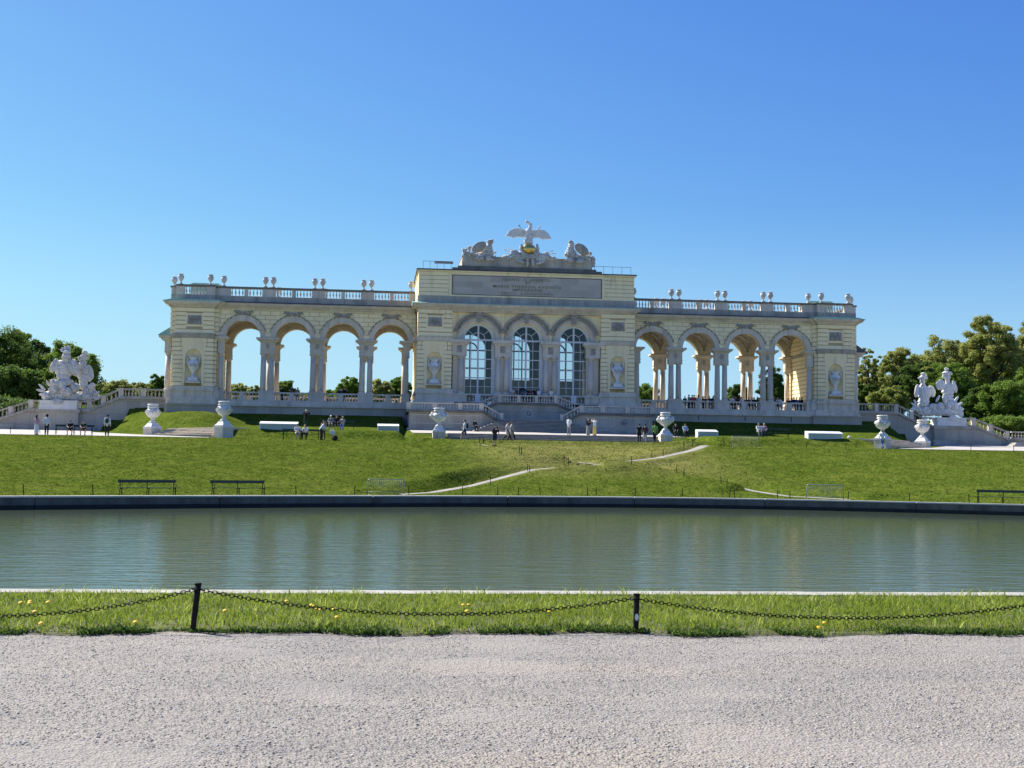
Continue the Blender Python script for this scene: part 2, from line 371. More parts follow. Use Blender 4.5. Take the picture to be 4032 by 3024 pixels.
# promenade gravel: side courts beyond the diagonal steps
for sgn in(-1,1):
    v=[];f=[];rows=22
    Ys=np.linspace(-32.2,1,rows)
    for Y in Ys:
        inner=lerp([-33,-30.6,-22.6,-11,1],[29.5,29.6,36.6,43.4,45.5],Y)
        for t in np.linspace(0,1,12):
            X=inner+(95-inner)*t*t;v.append((sgn*X,Y,ground(sgn*X,Y)+.03))
    for i in range(rows-1):
        for j in range(11): f.append((i*12+j,i*12+j+1,(i+1)*12+j+1,(i+1)*12+j))
    me=bpy.data.meshes.new('p');me.from_pydata(v,[],f);me.materials.append(GVL2);o=bpy.data.objects.new('promenade',me);C.objects.link(o);tag(o,kind='structure')
sheet('promenade',lambda X,Y:ground(X,Y,False),list(np.linspace(-29,29,60)),[-29.9+.1*i*2 for i in range(3)]+[-29.2],GVL2,.02) if 0 else None
sheet('forecourt',lambda X,Y:ground(X,Y),list(np.linspace(-12.6,12.6,24)),[-22.9,-20,-16,-12.5,-9.1],GVL2,.03)
# ------------------------------------------------------------------ pond
WZ=-.62
def water_mat():
    k=NT('pond_water')
    k.b.inputs['Base Color'].default_value=(.082,.108,.066,1);k.b.inputs['Roughness'].default_value=.04;k.b.inputs['IOR'].default_value=1.33
    a=k.noise(2.0,3,k.mapped((.42,1.3,1)),.5);b=k.noise(7,3,k.mapped((.45,1.3,1)))
    s=k.add('ShaderNodeMath',operation='MULTIPLY_ADD');k.link(b,s.inputs[0]);s.inputs[1].default_value=.28;k.link(a,s.inputs[2])
    sx=k.add('ShaderNodeSeparateXYZ');k.link(k.pos,sx.inputs[0]);mr=k.add('ShaderNodeMapRange');mr.inputs['From Min'].default_value=-68;mr.inputs['From Max'].default_value=-105;mr.inputs['To Min'].default_value=.14;mr.inputs['To Max'].default_value=1.1;k.link(sx.outputs[1],mr.inputs[0])
    ml=k.add('ShaderNodeMath',operation='MULTIPLY');k.link(s.outputs[0],ml.inputs[0]);k.link(mr.outputs[0],ml.inputs[1])
    k.bump(ml.outputs[0],.40,.085);return k.m
mb=MB();mb.face([(-170,-121.2,WZ),(170,-121.2,WZ),(170,-50,WZ),(-170,-50,WZ)]);tag(mb.build('pond_water',water_mat(),fix=False),kind='structure')
mb=MB();mb.face([(-170,-121.2,WZ-1.2),(170,-121.2,WZ-1.2),(170,-50,WZ-1.2),(-170,-50,WZ-1.2)]);tag(mb.build('pond_floor',STD,fix=False),kind='structure')
RIMM=mat('rim_stone',(.065,.06,.052),(.15,.14,.12),.9,.85,bump=.3,bscale=9,streak=True)
RIMT=mat('rim_coping',(.42,.41,.36),(.55,.53,.47),1.5,.9,bump=.2,bscale=16)
RIMWET=mat('rim_wet_band',(.012,.012,.012),(.028,.028,.026),2,.9)
def far_rim():
    t=thing('pond_wall','long curved stone wall along the far edge of the pond','wall',(0,rimY(0),0))
    inv=-Vector((0,rimY(0),0))
    def ribbon(xs,y0,y1,z0,z1,m,name):
        mb=MB()
        P=[]
        for X in xs:
            r=rimY(X)-rimY(0);P.append([(X,r+y0,z0),(X,r+y0,z1),(X,r+y1,z1),(X,r+y1,z0)])
        for a,b in zip(P[:-1],P[1:]):
            for j in range(4): mb.face([a[j],b[j],b[(j+1)%4],a[(j+1)%4]])
        mb.face(P[0]);mb.face(P[-1])
        return mb.build(name,m,t)
    # blocks with open joints
    js=[];X=-140.
    while X<130: js.append(X);X+=8.3 if X>-45 else 9
    for a,b in zip(js[:-1],js[1:]):
        if b>-75 and a<75:
            xs=list(np.linspace(a+.02,b-.02,7))
            ribbon(xs,0,.5,-.62,-.03,RIMM,'wall_block')
            ribbon(xs,-.05,.75,-.03,.05,RIMT,'coping')
            ribbon(xs,-.03,.06,-1.9,-.40,RIMWET,'wet_footing')
    xs=list(np.linspace(-100,100,400));ribbon(xs,.09,.45,-1.9,-.05,RIMWET,'wall_core')
far_rim()
KERB=mat('kerb_stone_stained',(.24,.225,.185),(.40,.385,.33),2.2,.9,bump=.3,bscale=20)
nr=thing('pond_kerb','pale stone kerb between the near grass strip and the pond','kerb',(-14,-121.2,0))
X=-60.
while X<40:
    L=rnd.uniform(2.2,2.9);mb=MB();mb.box(X-(-14),X+L-.012+14,-.24,.22,-1.6,.045+rnd.uniform(-.004,.004))
    mb.build('kerb_stone',KERB,nr);X+=L
# ------------------------------------------------------------------ near ground
def gravel_mat():
    k=NT('gravel')
    v=k.add('ShaderNodeTexVoronoi');v.inputs['Scale'].default_value=55;k.link(k.pos,v.inputs['Vector'])
    v2=k.add('ShaderNodeTexVoronoi');v2.inputs['Scale'].default_value=24;k.link(k.pos,v2.inputs['Vector'])
    sv=k.add('ShaderNodeSeparateColor');k.link(v.outputs['Color'],sv.inputs[0]);sv2=k.add('ShaderNodeSeparateColor');k.link(v2.outputs['Color'],sv2.inputs[0])
    col=k.ramp(sv.outputs[0],[(.05,(0.105,0.097,0.090)),(.3,(0.186,0.169,0.149)),(.62,(0.250,0.224,0.195)),(.97,(0.403,0.371,0.309))])
    col=k.mix(.4,col,k.ramp(sv2.outputs[1],[(.1,(0.117,0.109,0.100)),(.5,(0.235,0.210,0.180)),(.95,(0.380,0.350,0.294))]))
    n=k.noise(.7,6,k.mapped((.45,1.5,1)),.65);col=k.mix(.6,col,k.ramp(n,[(.35,(0.180,0.165,0.149)),(.52,(0.257,0.229,0.195)),(.68,(0.297,0.256,0.190))]))
    n2=k.noise(160,2);col=k.mix(.25,col,k.ramp(n2,[(.3,(0.083,0.080,0.075)),(.7,(0.416,0.382,0.323))]))
    k.link(col,k.b.inputs['Base Color']);k.b.inputs['Roughness'].default_value=.9
    s=k.add('ShaderNodeMath',operation='ADD');k.link(v.outputs['Distance'],s.inputs[0]);k.link(v2.outputs['Distance'],s.inputs[1]);k.bump(s.outputs[0],.85,.014);return k.m
GRAVEL=gravel_mat()
def edge(X): return -125.15+.10*math.sin(X*1.7)+.07*math.sin(X*4.1+1)+.05*math.sin(X*9.3)-.12*smoothstep(-14,-13,X)
sheet('gravel_ground',lambda X,Y:.012*noise.noise(Vector((X*.9,Y*.9,0)))+.006*noise.noise(Vector((X*5,Y*5,0))),list(np.linspace(-30,2,200)),[-170,-150,-142,-138]+list(np.linspace(-136,-124.6,110)),GRAVEL,0)
sheet('gravel_ground',lambda X,Y:-.02,[-300,-30,2,300],[-600,-124.9],GRAVEL,-.01)
SOIL=mat('grassy_soil',(.05,.055,.02),(.10,.10,.045),6,.95,bump=.5,bscale=25)
v=[];xs=np.linspace(-60,30,300);f=[]
for X in xs:
    e=edge(X)
    for t,(y,z) in enumerate([(e-.03,-.03),(e+.10,.025),(e+.6,.03),(-123.4,.03),(-121.42,.03)]): v.append((X,y,z))
for i in range(299):
    for j in range(4): f.append((i*5+j,(i+1)*5+j,(i+1)*5+j+1,i*5+j+1))
me=bpy.data.meshes.new('b');me.from_pydata(v,[],f);me.materials.append(SOIL);o=bpy.data.objects.new('grass_strip_soil',me);C.objects.link(o);tag(o,kind='structure')
def blade_mat(name,lo,hi,tr):
    k=NT(name);n=k.noise(2.2,4);g=k.noise(45,2)
    col=k.ramp(n,[(.3,lo),(.7,hi)]);col=k.mix(.5,col,k.ramp(g,[(.3,tuple(x*.5 for x in lo)),(.7,tuple(x*1.5 for x in hi))]))
    k.link(col,k.b.inputs['Base Color']);k.b.inputs['Roughness'].default_value=.7;k.b.inputs['Specular IOR Level'].default_value=.06
    t=k.add('ShaderNodeBsdfTranslucent');k.link(col,t.inputs[0]);mx=k.add('ShaderNodeMixShader');mx.inputs[0].default_value=tr
    out=k.n['Material Output'];k.link(k.b.outputs[0],mx.inputs[1]);k.link(t.outputs[0],mx.inputs[2]);k.link(mx.outputs[0],out.inputs[0]);return k.m
def npmesh(name,v,nper,faces_per,m,smooth=False):
    """v: (n*nper,3); faces_per: list of index tuples for one element"""
    n=len(v)//nper;me=bpy.data.meshes.new(name)
    lens=np.array([len(q) for q in faces_per]);idx=np.concatenate([np.array(q) for q in faces_per])
    loops=(np.arange(n)[:,None]*nper+idx[None,:]).ravel();tot=np.tile(lens,n);st=np.concatenate([[0],np.cumsum(tot)[:-1]])
    me.vertices.add(len(v));me.vertices.foreach_set('co',np.asarray(v,dtype=np.float32).ravel())
    me.loops.add(len(loops));me.loops.foreach_set('vertex_index',loops.astype(np.int32))
    me.polygons.add(len(tot));me.polygons.foreach_set('loop_start',st.astype(np.int32));me.polygons.foreach_set('loop_total',tot.astype(np.int32))
    me.update(calc_edges=True);me.materials.append(m);return me
def blades(x,y,z,h,w,lean,rng,cols=None):
    n=len(x);a=rng.uniform(0,2*PI,n);dx=np.cos(a);dy=np.sin(a);b=rng.uniform(0,2*PI,n);lx=np.cos(b)*lean*h;ly=np.sin(b)*lean*h
    V=np.zeros((n,5,3))
    for i,(s,t) in enumerate([(-1,0),(1,0),(-.75,.55),(.75,.55),(0,1)]):
        V[:,i,0]=x+dx*w*s*.5+lx*t*t;V[:,i,1]=y+dy*w*s*.5+ly*t*t;V[:,i,2]=z+h*t*(1-.25*lean*t)
    return V.reshape(-1,3)
rng=np.random.default_rng(3)
n=75000
x=rng.uniform(-23.5,-4.5,n);t=rng.beta(1.05,1.0,n);e=np.array([edge(X) for X in x]);y=e+.02+t*(-121.44-e-.02)
hmap=np.array([noise.noise(Vector((a*1.3,b*1.3,3))) for a,b in zip(x,y)])
h=(.042+.066*rng.random(n)**1.5)*np.where(y>-121.9,.8,1.0)*(1+.5*hmap)*(.55+.6*smoothstep(0,1,.5)*1)*np.where(y-e<.35,.55,1.0)+.012
BL=blade_mat('meadow_blades',(.08,.15,.012),(.32,.38,.05),.45)
me=npmesh('g',blades(x,y,.02,h,rng.uniform(.006,.015,n),rng.uniform(.1,.9,n),rng),5,[(0,1,3,2),(2,3,4)],BL)
o=bpy.data.objects.new('grass_strip',me);C.objects.link(o);tag(o,'green meadow grass growing in a strip beside the gravel','grass',kind='stuff')
# taller seed stalks and leaf rosettes standing out of the sward
n=5200;x=rng.uniform(-23.5,-4.5,n);y=rng.uniform(-124.9,-121.35,n);kp=np.array([noise.noise(Vector((a*1.1,b*1.1,7)))>.02 for a,b in zip(x,y)]);x,y=x[kp],y[kp];n=len(x)
me=npmesh('g',blades(x,y,.02,rng.uniform(.10,.19,n),rng.uniform(.008,.02,n),rng.uniform(.3,1.1,n),rng),5,[(0,1,3,2),(2,3,4)],blade_mat('tall_blades',(.16,.24,.03),(.45,.50,.12),.45))
o=bpy.data.objects.new('tall_grass',me);C.objects.link(o);tag(o,'taller pale grass blades scattered through the near grass strip','grass',kind='stuff')
n=260;x=rng.uniform(-23.5,-4.5,n);y=rng.uniform(-125,-121.6,n);mb=MB()
for a,b in zip(x,y): mb.lathe([(.001,0),(.009,.002),(.001,.006)],(a,b,.05+.04*rng.random()),6)
o=mb.build('small_white_flowers',WHT);tag(o,'tiny white daisies dotted through the near grass strip','flowers',kind='stuff')
# low broad-leaved weeds along the gravel edge
n=14000;x=rng.uniform(-23.5,-4.5,n);e=np.array([edge(X) for X in x]);y=e+rng.gamma(1.4,.13,n)-.04
WL=blade_mat('weed_leaves',(.035,.075,.015),(.09,.15,.03),.3)
keep=np.array([noise.noise(Vector((a*2,b,9)))>-.18 for a,b in zip(x,y)]);x,y=x[keep],y[keep]
me=npmesh('g',blades(x,y,.015,(.025+.075*rng.random(len(x))*np.clip(np.array([noise.noise(Vector((a*1.2,2,5)))+.5 for a in x]),.1,1.2)),rng.uniform(.015,.04,len(x)),rng.uniform(.5,1.4,len(x)),rng),5,[(0,1,3,2),(2,3,4)],WL)
o=bpy.data.objects.new('edge_weeds',me);C.objects.link(o);tag(o,'dark low weeds fringing the gravel edge','weeds',kind='stuff')
# loose stones
n=85000;t=rng.random(n)**1.0;y=-132.2+t*7.1;half=(y+138)*.46+.3;x=-16.22+ (y+138)*.11+rng.uniform(-1,1,n)*half
s=rng.lognormal(-5.35,.42,n).clip(.0022,.015)
ic=np.array([(0,0,1),(.9,0,.2),(.28,.85,.1),(-.72,.53,.25),(-.72,-.53,.05),(.28,-.85,.2),(0,0,-.6)])
V=ic[None]*(1+.35*rng.standard_normal((n,7,3))*.6);a=rng.uniform(0,2*PI,n);ca,sa=np.cos(a),np.sin(a)
X_=(V[:,:,0]*ca[:,None]-V[:,:,1]*sa[:,None])*s[:,None];Y_=(V[:,:,0]*sa[:,None]+V[:,:,1]*ca[:,None])*s[:,None]*.85;Z_=V[:,:,2]*s[:,None]*.42
V=np.stack([X_+x[:,None],Y_+y[:,None],Z_+.003],-1).reshape(-1,3)
k=NT('loose_stone');vo=k.add('ShaderNodeTexVoronoi');vo.inputs['Scale'].default_value=30;k.link(k.pos,vo.inputs['Vector']);svc=k.add('ShaderNodeSeparateColor');k.link(vo.outputs['Color'],svc.inputs[0])
k.link(k.ramp(svc.outputs[0],[(.05,(0.153,0.147,0.134)),(.4,(0.315,0.285,0.247)),(.75,(0.447,0.412,0.340)),(.97,(0.647,0.604,0.498))]),k.b.inputs['Base Color']);k.b.inputs['Roughness'].default_value=.85
me=npmesh('s',V,7,[(0,1,2),(0,2,3),(0,3,4),(0,4,5),(0,5,1),(6,2,1),(6,3,2),(6,4,3),(6,5,4),(6,1,5)],k.m)
o=bpy.data.objects.new('loose_gravel',me);C.objects.link(o);tag(o,'loose pale grey gravel stones in the foreground','gravel',kind='stuff')
# larger pale chips lying on top
n=9000;y=-132.0+rng.random(n)*6.9;half=(y+138)*.46+.3;x=-16.22+(y+138)*.11+rng.uniform(-1,1,n)*half
s=rng.lognormal(-4.95,.35,n).clip(.004,.015);V=ic[None]*(1+.25*rng.standard_normal((n,7,3)));a=rng.uniform(0,2*PI,n);ca,sa=np.cos(a),np.sin(a)
X_=(V[:,:,0]*ca[:,None]-V[:,:,1]*sa[:,None])*s[:,None];Y_=(V[:,:,0]*sa[:,None]+V[:,:,1]*ca[:,None])*s[:,None]*.8;Z_=V[:,:,2]*s[:,None]*.35
V=np.stack([X_+x[:,None],Y_+y[:,None],Z_+.004],-1).reshape(-1,3)
me=npmesh('s',V,7,[(0,1,2),(0,2,3),(0,3,4),(0,4,5),(0,5,1),(6,2,1),(6,3,2),(6,4,3),(6,5,4),(6,1,5)],mat('pale_chip',(.36,.35,.34),(.62,.61,.58),40,.85))
o=bpy.data.objects.new('pale_gravel_chips',me);C.objects.link(o);tag(o,'larger pale stone chips scattered on the foreground gravel','gravel',kind='stuff')
# rough tufts on the far slope
n=120000;x=rng.uniform(-62,58,n);tt=rng.random(n);r_=np.interp(x,RIMX,RIMY)+1.2;c_=-30.3-2.9*np.minimum(1,(np.abs(x)/28)**2)+.6;y=r_+tt*(c_-r_)
kp=[];z=np.zeros(n)
for i in range(n):
    q=pathinfo(x[i],y[i]) if -20<x[i]<20 else (9,)
    kp.append(q[0]>1.05 and noise.noise(Vector((x[i]*.9,y[i]*.9,1)))>-.25);z[i]=ground(x[i],y[i]) if kp[-1] else 0
kp=np.array(kp);x,y,z=x[kp],y[kp],z[kp];n=len(x)
TUF=blade_mat('slope_tufts',(.06,.10,.010),(.15,.18,.028),.4)
me=npmesh('t',blades(x,y,z-.02,rng.uniform(.04,.12,n),rng.uniform(.04,.10,n),rng.uniform(.3,1.3,n),rng),5,[(0,1,3,2),(2,3,4)],TUF)
o=bpy.data.objects.new('slope_grass',me);C.objects.link(o);tag(o,'rough grass tufts covering the slope above the pond','grass',kind='stuff')


# ------------------------------------------------------------------ palace
ZF,ZB,ZC,ZS,ZCR,ZT=8.65,9.65,15.45,15.40,17.27,18.45
AR=1.88;BAY=5.262;O1=14.425;YB=7.1      # arch radius, bay, first bay, rear row
palace=thing('colonnaded_palace','long yellow and grey hilltop arcade building with raised centre block, under blue sky','building')
def arcpts(xc,r,z0,a0=PI,a1=0,n=20): return [(xc+r*math.cos(a0+(a1-a0)*i/n),z0+r*math.sin(a0+(a1-a0)*i/n)) for i in range(n+1)]
def ring(mb,xc,zc,r0,r1,y0,y1,n=24,a0=PI,a1=0):
    A=arcpts(xc,r0,zc,a0,a1,n);B=arcpts(xc,r1,zc,a0,a1,n)
    for i in range(n):
        a,b,c,d=A[i],A[i+1],B[i+1],B[i]
        for y,fl in((y0,0),(y1,1)): mb.face([(p[0],y,p[1]) for p in (a,b,c,d)])
        mb.face([(a[0],y0,a[1]),(b[0],y0,b[1]),(b[0],y1,b[1]),(a[0],y1,a[1])],True)
        mb.face([(d[0],y0,d[1]),(c[0],y0,c[1]),(c[0],y1,c[1]),(d[0],y1,d[1])],True)
    for a,d in((A[0],B[0]),(A[-1],B[-1])): mb.face([(a[0],y0,a[1]),(d[0],y0,d[1]),(d[0],y1,d[1]),(a[0],y1,a[1])])
def archwall(mb,xc,r,zs,x0,x1,zt,y0,y1,n=24,zb=None):
    P=arcpts(xc,r,zs,n=n)
    zb=zs if zb is None else zb
    for y in(y0,y1):
        for (a,b) in zip(P[:-1],P[1:]): mb.face([(a[0],y,a[1]),(b[0],y,b[1]),(b[0],y,zt),(a[0],y,zt)])
        mb.face([(x0,y,zb),(xc-r,y,zb),(xc-r,y,zt),(x0,y,zt)]);mb.face([(xc+r,y,zb),(x1,y,zb),(x1,y,zt),(xc+r,y,zt)])
    for (a,b) in zip(P[:-1],P[1:]): mb.face([(a[0],y0,a[1]),(b[0],y0,b[1]),(b[0],y1,b[1]),(a[0],y1,a[1])],True)
    for xa,xb in((x0,xc-r),(xc+r,x1)): mb.face([(xa,y0,zb),(xb,y0,zb),(xb,y1,zb),(xa,y1,zb)])
    for xx in(xc-r,xc+r):
        if zb<zs: mb.face([(xx,y0,zb),(xx,y1,zb),(xx,y1,zs),(xx,y0,zs)])
    mb.face([(x0,y0,zt),(x1,y0,zt),(x1,y1,zt),(x0,y1,zt)])
def courses(mb,x0,x1,y0,y1,z0,z1,h=.47,g=.085,ins=.08,skip=None):
    """rusticated masonry: projecting courses with open joints over a recessed core"""
    q0=len(mb.f);mb.box(x0+ins,x1-ins,y0+ins,y1-ins,z0,z1);mb.two.append((q0,len(mb.f)))
    n=max(1,round((z1-z0)/h));hh=(z1-z0)/n
    for i in range(n):
        a=z0+i*hh+g/2;b=z0+(i+1)*hh-g/2
        if skip and not(b<skip[2] or a>skip[3]):
            mb.box(x0,skip[0],y0,y1,a,b);mb.box(skip[1],x1,y0,y1,a,b)
        else: mb.box(x0,x1,y0,y1,a,b)
def cornice(mb,x0,x1,y0,y1,z0,steps):
    """stack of projecting mouldings: (height, projection)"""
    z=z0
    for h,p in steps: mb.box(x0-p,x1+p,y0-p,y1+p,z,z+h);z+=h
    return z
BALP=[(.055,0),(.055,.05),(.04,.08),(.045,.12),(.085,.25),(.09,.33),(.05,.46),(.033,.58),(.045,.62),(.035,.66),(.055,.72),(.06,.78)]
def balustrade(x0,x1,y,z0,h=.95,parent=None,th=.26,ends=True,y1=None,z1=None,m=STO,rail=.16,foot=.14,name='balustrade',sp=.34,seg=8):
    """one run of balusters between plinth and rail; may slope (z1) or turn (y1)"""
    y1=y if y1 is None else y1;z1=z0 if z1 is None else z1
    mb=MB();L=math.hypot(x1-x0,y1-y);ux,uy=(x1-x0)/L,(y1-y)/L;nx,ny=-uy*th/2,ux*th/2
    def slab(a,b,w=1):
        P=[]
        for (X,Y,Z) in((x0,y,z0),(x1,y1,z1)):
            for s_ in(-1,1):
                for q in(a,b): P.append((X+nx*s_*w,Y+ny*s_*w,Z+q))
        i=len(mb.v);mb.v+=P
        for f in((0,1,3,2),(4,6,7,5),(0,4,5,1),(2,3,7,6),(0,2,6,4),(1,5,7,3)): mb.f.append(tuple(i+t for t in f));mb.sm.append(False)
    slab(0,foot,1.1);slab(h-rail,h,1.15);
    n=max(1,int(L/sp));hh=h-rail-foot
    for k in range(n):
        t=(k+.5)/n;X=x0+(x1-x0)*t;Y=y+(y1-y)*t;Z=z0+(z1-z0)*t+foot
        mb.lathe([(r*1.08,q/.78*hh) for r,q in BALP],(X,Y,Z),seg)
    return mb.build(name,m,parent)
def pier(x,y0,half=.92,parent=palace,m=STO,single=0,zf=ZF,depth=1.0):
    """pair of Tuscan columns on a pedestal carrying a block of entablature"""
    ymid=y0+depth/2
    mb=MB();mb.box(x-half,x+half,y0-.06,y0+depth+.06,zf,zf+.18);mb.box(x-half+.07,x+half-.07,y0,y0+depth,zf+.18,ZB-.14);mb.box(x-half,x+half,y0-.06,y0+depth+.06,ZB-.14,ZB)
    mb.build('pedestal',m,parent)
    xs=[x+single] if single else [x-.42,x+.42]
    for cx in xs:
        mb=MB();mb.lathe([(.31,ZB+.22),(.315,ZB+.5),(.31,ZB+1.5),(.27,13.42)],(cx,ymid,0),16);col=mb.build('column',m,parent)
        mb=MB();mb.box(cx-.37,cx+.37,ymid-.37,ymid+.37,ZB,ZB+.09);mb.lathe([(.365,ZB+.09),(.38,ZB+.14),(.36,ZB+.19),(.32,ZB+.22)],(cx,ymid,0),16);mb.build('base',m,col)
        mb=MB();mb.lathe([(.27,13.42),(.30,13.45),(.27,13.5),(.28,13.58),(.36,13.68)],(cx,ymid,0),16);mb.box(cx-.38,cx+.38,ymid-.38,ymid+.38,13.68,13.8);mb.build('capital',m,col)
    a,b=(x-.76,x+.76) if not single else (min(x+single-.36,x),max(x+single+.36,x)) if False else (x-.76,x+.76)
    if single: a,b=(x+single-.34,x+single+.34)
    mb=MB();mb.box(a,b,y0+.1,y0+depth-.1,13.8,14.02);mb.box(a-.03,b+.03,y0+.07,y0+depth-.07,14.02,14.14);mb.box(a,b,y0+.1,y0+depth-.1,14.14,14.98)
    for dz,p in((14.98,.08),(15.08,.16),(15.17,.30),(15.27,.42)): mb.box(a-p,b+p,y0+.1-p,y0+depth-.1+p,dz,dz+.1 if dz<15.2 else ZC)
    mb.box(a+.5,b-.5,y0+.07,y0+.1,14.3,14.9) if not single else None
    e=mb.build('entablature_block',m,parent)
    if not single:
        mb=MB()
        for dx in(-.13,0,.13): mb.box(x+dx-.035,x+dx+.035,y0+.035,y0+.07,14.34,14.86)
        mb.build('triglyph',GRE,e)
SIDE=(-1,1)
def garland(mb,xc,zc,r,y,a0,a1,n=26,w=.13):
    for i in range(n):
        t=a0+(a1-a0)*i/(n-1);q=w*(.75+.25*math.sin(i*2.1))
        mb.ell((xc+r*math.cos(t),y,zc+r*math.sin(t)),(q*1.0,q*.8,q),seg=7,rings=5)
for s in SIDE:
    # ---- arcade of one wing: four bays, front and rear walls
    for i in range(4):
        xc=s*(O1+i*BAY);x0,x1=xc-BAY/2,xc+BAY/2
        if i==3: 
            if s>0:x1=33.3
            else:x0=-33.3
        for yy,nm in((-.45,'front'),(YB+.1,'rear')):
            mb=MB();archwall(mb,xc,AR,ZS,x0+.001,x1-.001,ZT,yy,yy+.9);aw=mb.build('arcade_wall',YELB,palace)
            mb=MB();ring(mb,xc,ZS,AR-.02,AR+.46,yy-.05,yy+.94);mb.build('archivolt',STO,aw)
            if nm=='front':
                mb=MB();garland(mb,xc,ZS,AR+.60,yy-.06,.30,PI-.30,40,.10);mb.build('garland',GRE,aw)
                mb=MB();mb.prism([(xc-.24,ZS+AR-.10),(xc+.24,ZS+AR-.10),(xc+.32,ZS+AR+.55),(xc-.32,ZS+AR+.55)],yy-.16,yy-.04);mb.build('keystone',STO,aw)
                mb=MB()
                for q in range(-5,6):
                    t=q/5;mb.ell((xc+t*.85,yy-.1,ZS+AR+.72+.14*abs(t)+(.08 if q%2 else 0)),(.15,.10,.13),seg=7,rings=5)
                for q in(-1,1):
                    mb.tube([(xc+q*.6,yy-.1,ZS+AR+.65),(xc+q*.95,yy-.12,ZS+AR+.95),(xc+q*1.1,yy-.1,ZS+AR+.75)],[.1,.08,.03],6)
                mb.ell((xc,yy-.13,ZS+AR+.68),(.26,.12,.2));mb.build('cartouche',GRE,aw)
        # groin vault of the bay
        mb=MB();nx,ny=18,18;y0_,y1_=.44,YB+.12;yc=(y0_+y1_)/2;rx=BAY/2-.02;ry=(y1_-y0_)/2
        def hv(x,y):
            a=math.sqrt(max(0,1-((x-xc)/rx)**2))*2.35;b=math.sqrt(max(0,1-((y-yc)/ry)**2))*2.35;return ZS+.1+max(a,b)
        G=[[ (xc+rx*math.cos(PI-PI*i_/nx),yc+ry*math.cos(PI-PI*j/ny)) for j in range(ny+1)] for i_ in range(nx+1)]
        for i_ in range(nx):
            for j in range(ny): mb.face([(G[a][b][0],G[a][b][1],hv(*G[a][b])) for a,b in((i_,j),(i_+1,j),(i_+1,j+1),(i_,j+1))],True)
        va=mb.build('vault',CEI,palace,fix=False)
        mb=MB()
        for sx in(-1,1):
            for sy in(-1,1):
                for q in range(7):
                    t=q/6;X=xc+sx*(1.1+.8*t);Y=yc+sy*(1.3+.8*t);mb.ell((X,Y,hv(X,Y)-.02),(.2,.2,.16),seg=6,rings=4)
        mb.build('stucco_relief',GRE,va)
        # balustrade runs between pedestals, with a dado block in the middle
        a=xc-BAY/2+(.93 if True else 0);b=xc+BAY/2-.93
        if i==0: a,b=(xc-BAY/2+1.4,b) if s>0 else (a,xc+BAY/2-1.4)
        mid=(a+b)/2
        for yy in(.05,YB+.55):
            for p,q in((a,mid-.28),(mid+.28,b)): balustrade(p,q,yy,ZF,1.0,palace,sp=.33)
            mb=MB();mb.box(mid-.28,mid+.28,yy-.15,yy+.15,ZF,ZB);mb.build('balustrade_block',STO,palace)
    for i in range(3):
        x=s*(O1+(i+.5)*BAY)
        for yy in(-.5,YB+.05): pier(x,yy)
    for yy in(-.5,YB+.05):
        pier(s*(O1-BAY/2+.95),yy,.5,single=.001)
        pier(s*(O1+3.5*BAY-.35),yy,.5,single=.001)
    # ---- floor slab, retaining wall and podium of the wing
    xa,xb=s*11.9,s*33.0
    mb=MB();mb.box(xa,xb,-1.25,YB+2.2,8.25,ZF);mb.build('floor_slab',STO,palace)
    mb=MB();mb.box(xa,xb,-1.4,YB+2.2,8.03,8.25);mb.build('plinth_moulding',STO,palace)
    mb=MB();mb.box(xa,xb,-1.2,YB+2.1,6.3,8.03);bw=mb.build('podium_wall',STW,palace)
    mb=MB()
    for i in range(4):
        X=s*(O1+i*BAY-.2);mb.box(X-.06,X+.06,-1.205,-1.15,7.45,7.95) if s>0 else mb.lathe([(.001,0),(.1,0),(.1,.01),(.001,.01)],(X,-1.21,7.75),10)
    mb.build('drain_hole',LEAD,bw)
    # ---- entablature and parapet over the wing
    xa,xb=(s*11.9,s*33.3)
    lo,hi=min(xa,xb),max(xa,xb)
    mb=MB();z=ZT
    for h,p in((.14,.10),(.16,.22),(.10,.52),(.14,.62),(.06,.70)): mb.box(lo,hi,-.45-p,YB+1+p,z,z+h);z+=h
    mb.build('cornice',STO,palace)
    mb=MB();mb.prism([(-.45-.74,19.05),(-.45-.74,19.09),(-.4,19.28),(YB+1,19.28),(YB+1,19.05)],lo if s>0 else -32.5,hi if s<0 else 32.5,'x');mb.build('cornice_flashing',LEAD,palace)
    mb=MB();mb.box(lo,hi,-.33,.33,19.28,19.86);mb.build('parapet_base',STD,palace)
    mb=MB();mb.box(lo,hi,YB+.2,YB+.8,19.28,19.86);mb.build('parapet_base',STD,palace)
    for yy,cop in((0,1),(YB+.5,1)):
        prs=[s*(O1+(i+.5)*BAY) for i in range(3)]
        stops=[s*12.0]+prs+[s*32.6]
        for k in range(4):
            A,B=stops[k],stops[k+1];a=A+s*(.72 if k>0 else .5);b=B-s*(.72 if k<3 else .9);mid=(a+b)/2
            for p,q in((a,mid-s*.2),(mid+s*.2,b)): balustrade(min(p,q),max(p,q),yy,19.86,1.0,palace,rail=.04,foot=.02,sp=.31,m=WHD,seg=7,name='parapet_balusters')
            mb=MB();mb.box(mid-.2,mid+.2,yy-.2,yy+.2,19.86,20.7);mb.build('parapet_block',STO,palace)
        for X in prs:
            mb=MB();mb.box(X-.72,X+.72,yy-.24,yy+.24,19.86,20.7);mb.build('parapet_pedestal',STO,palace)
        for X,h in((s*12.2,.35),(s*32.5,.85)):
            mb=MB();mb.box(X-h,X+h,yy-.24,yy+.24,19.86,20.7);mb.build('parapet_pedestal',STO,palace)
        mb=MB();mb.box(lo,hi,yy-.3,yy+.3,20.7,20.9);mb.build('parapet_coping',STC,palace)
    # ---- end pavilion: niche block
    pc=s*35.25
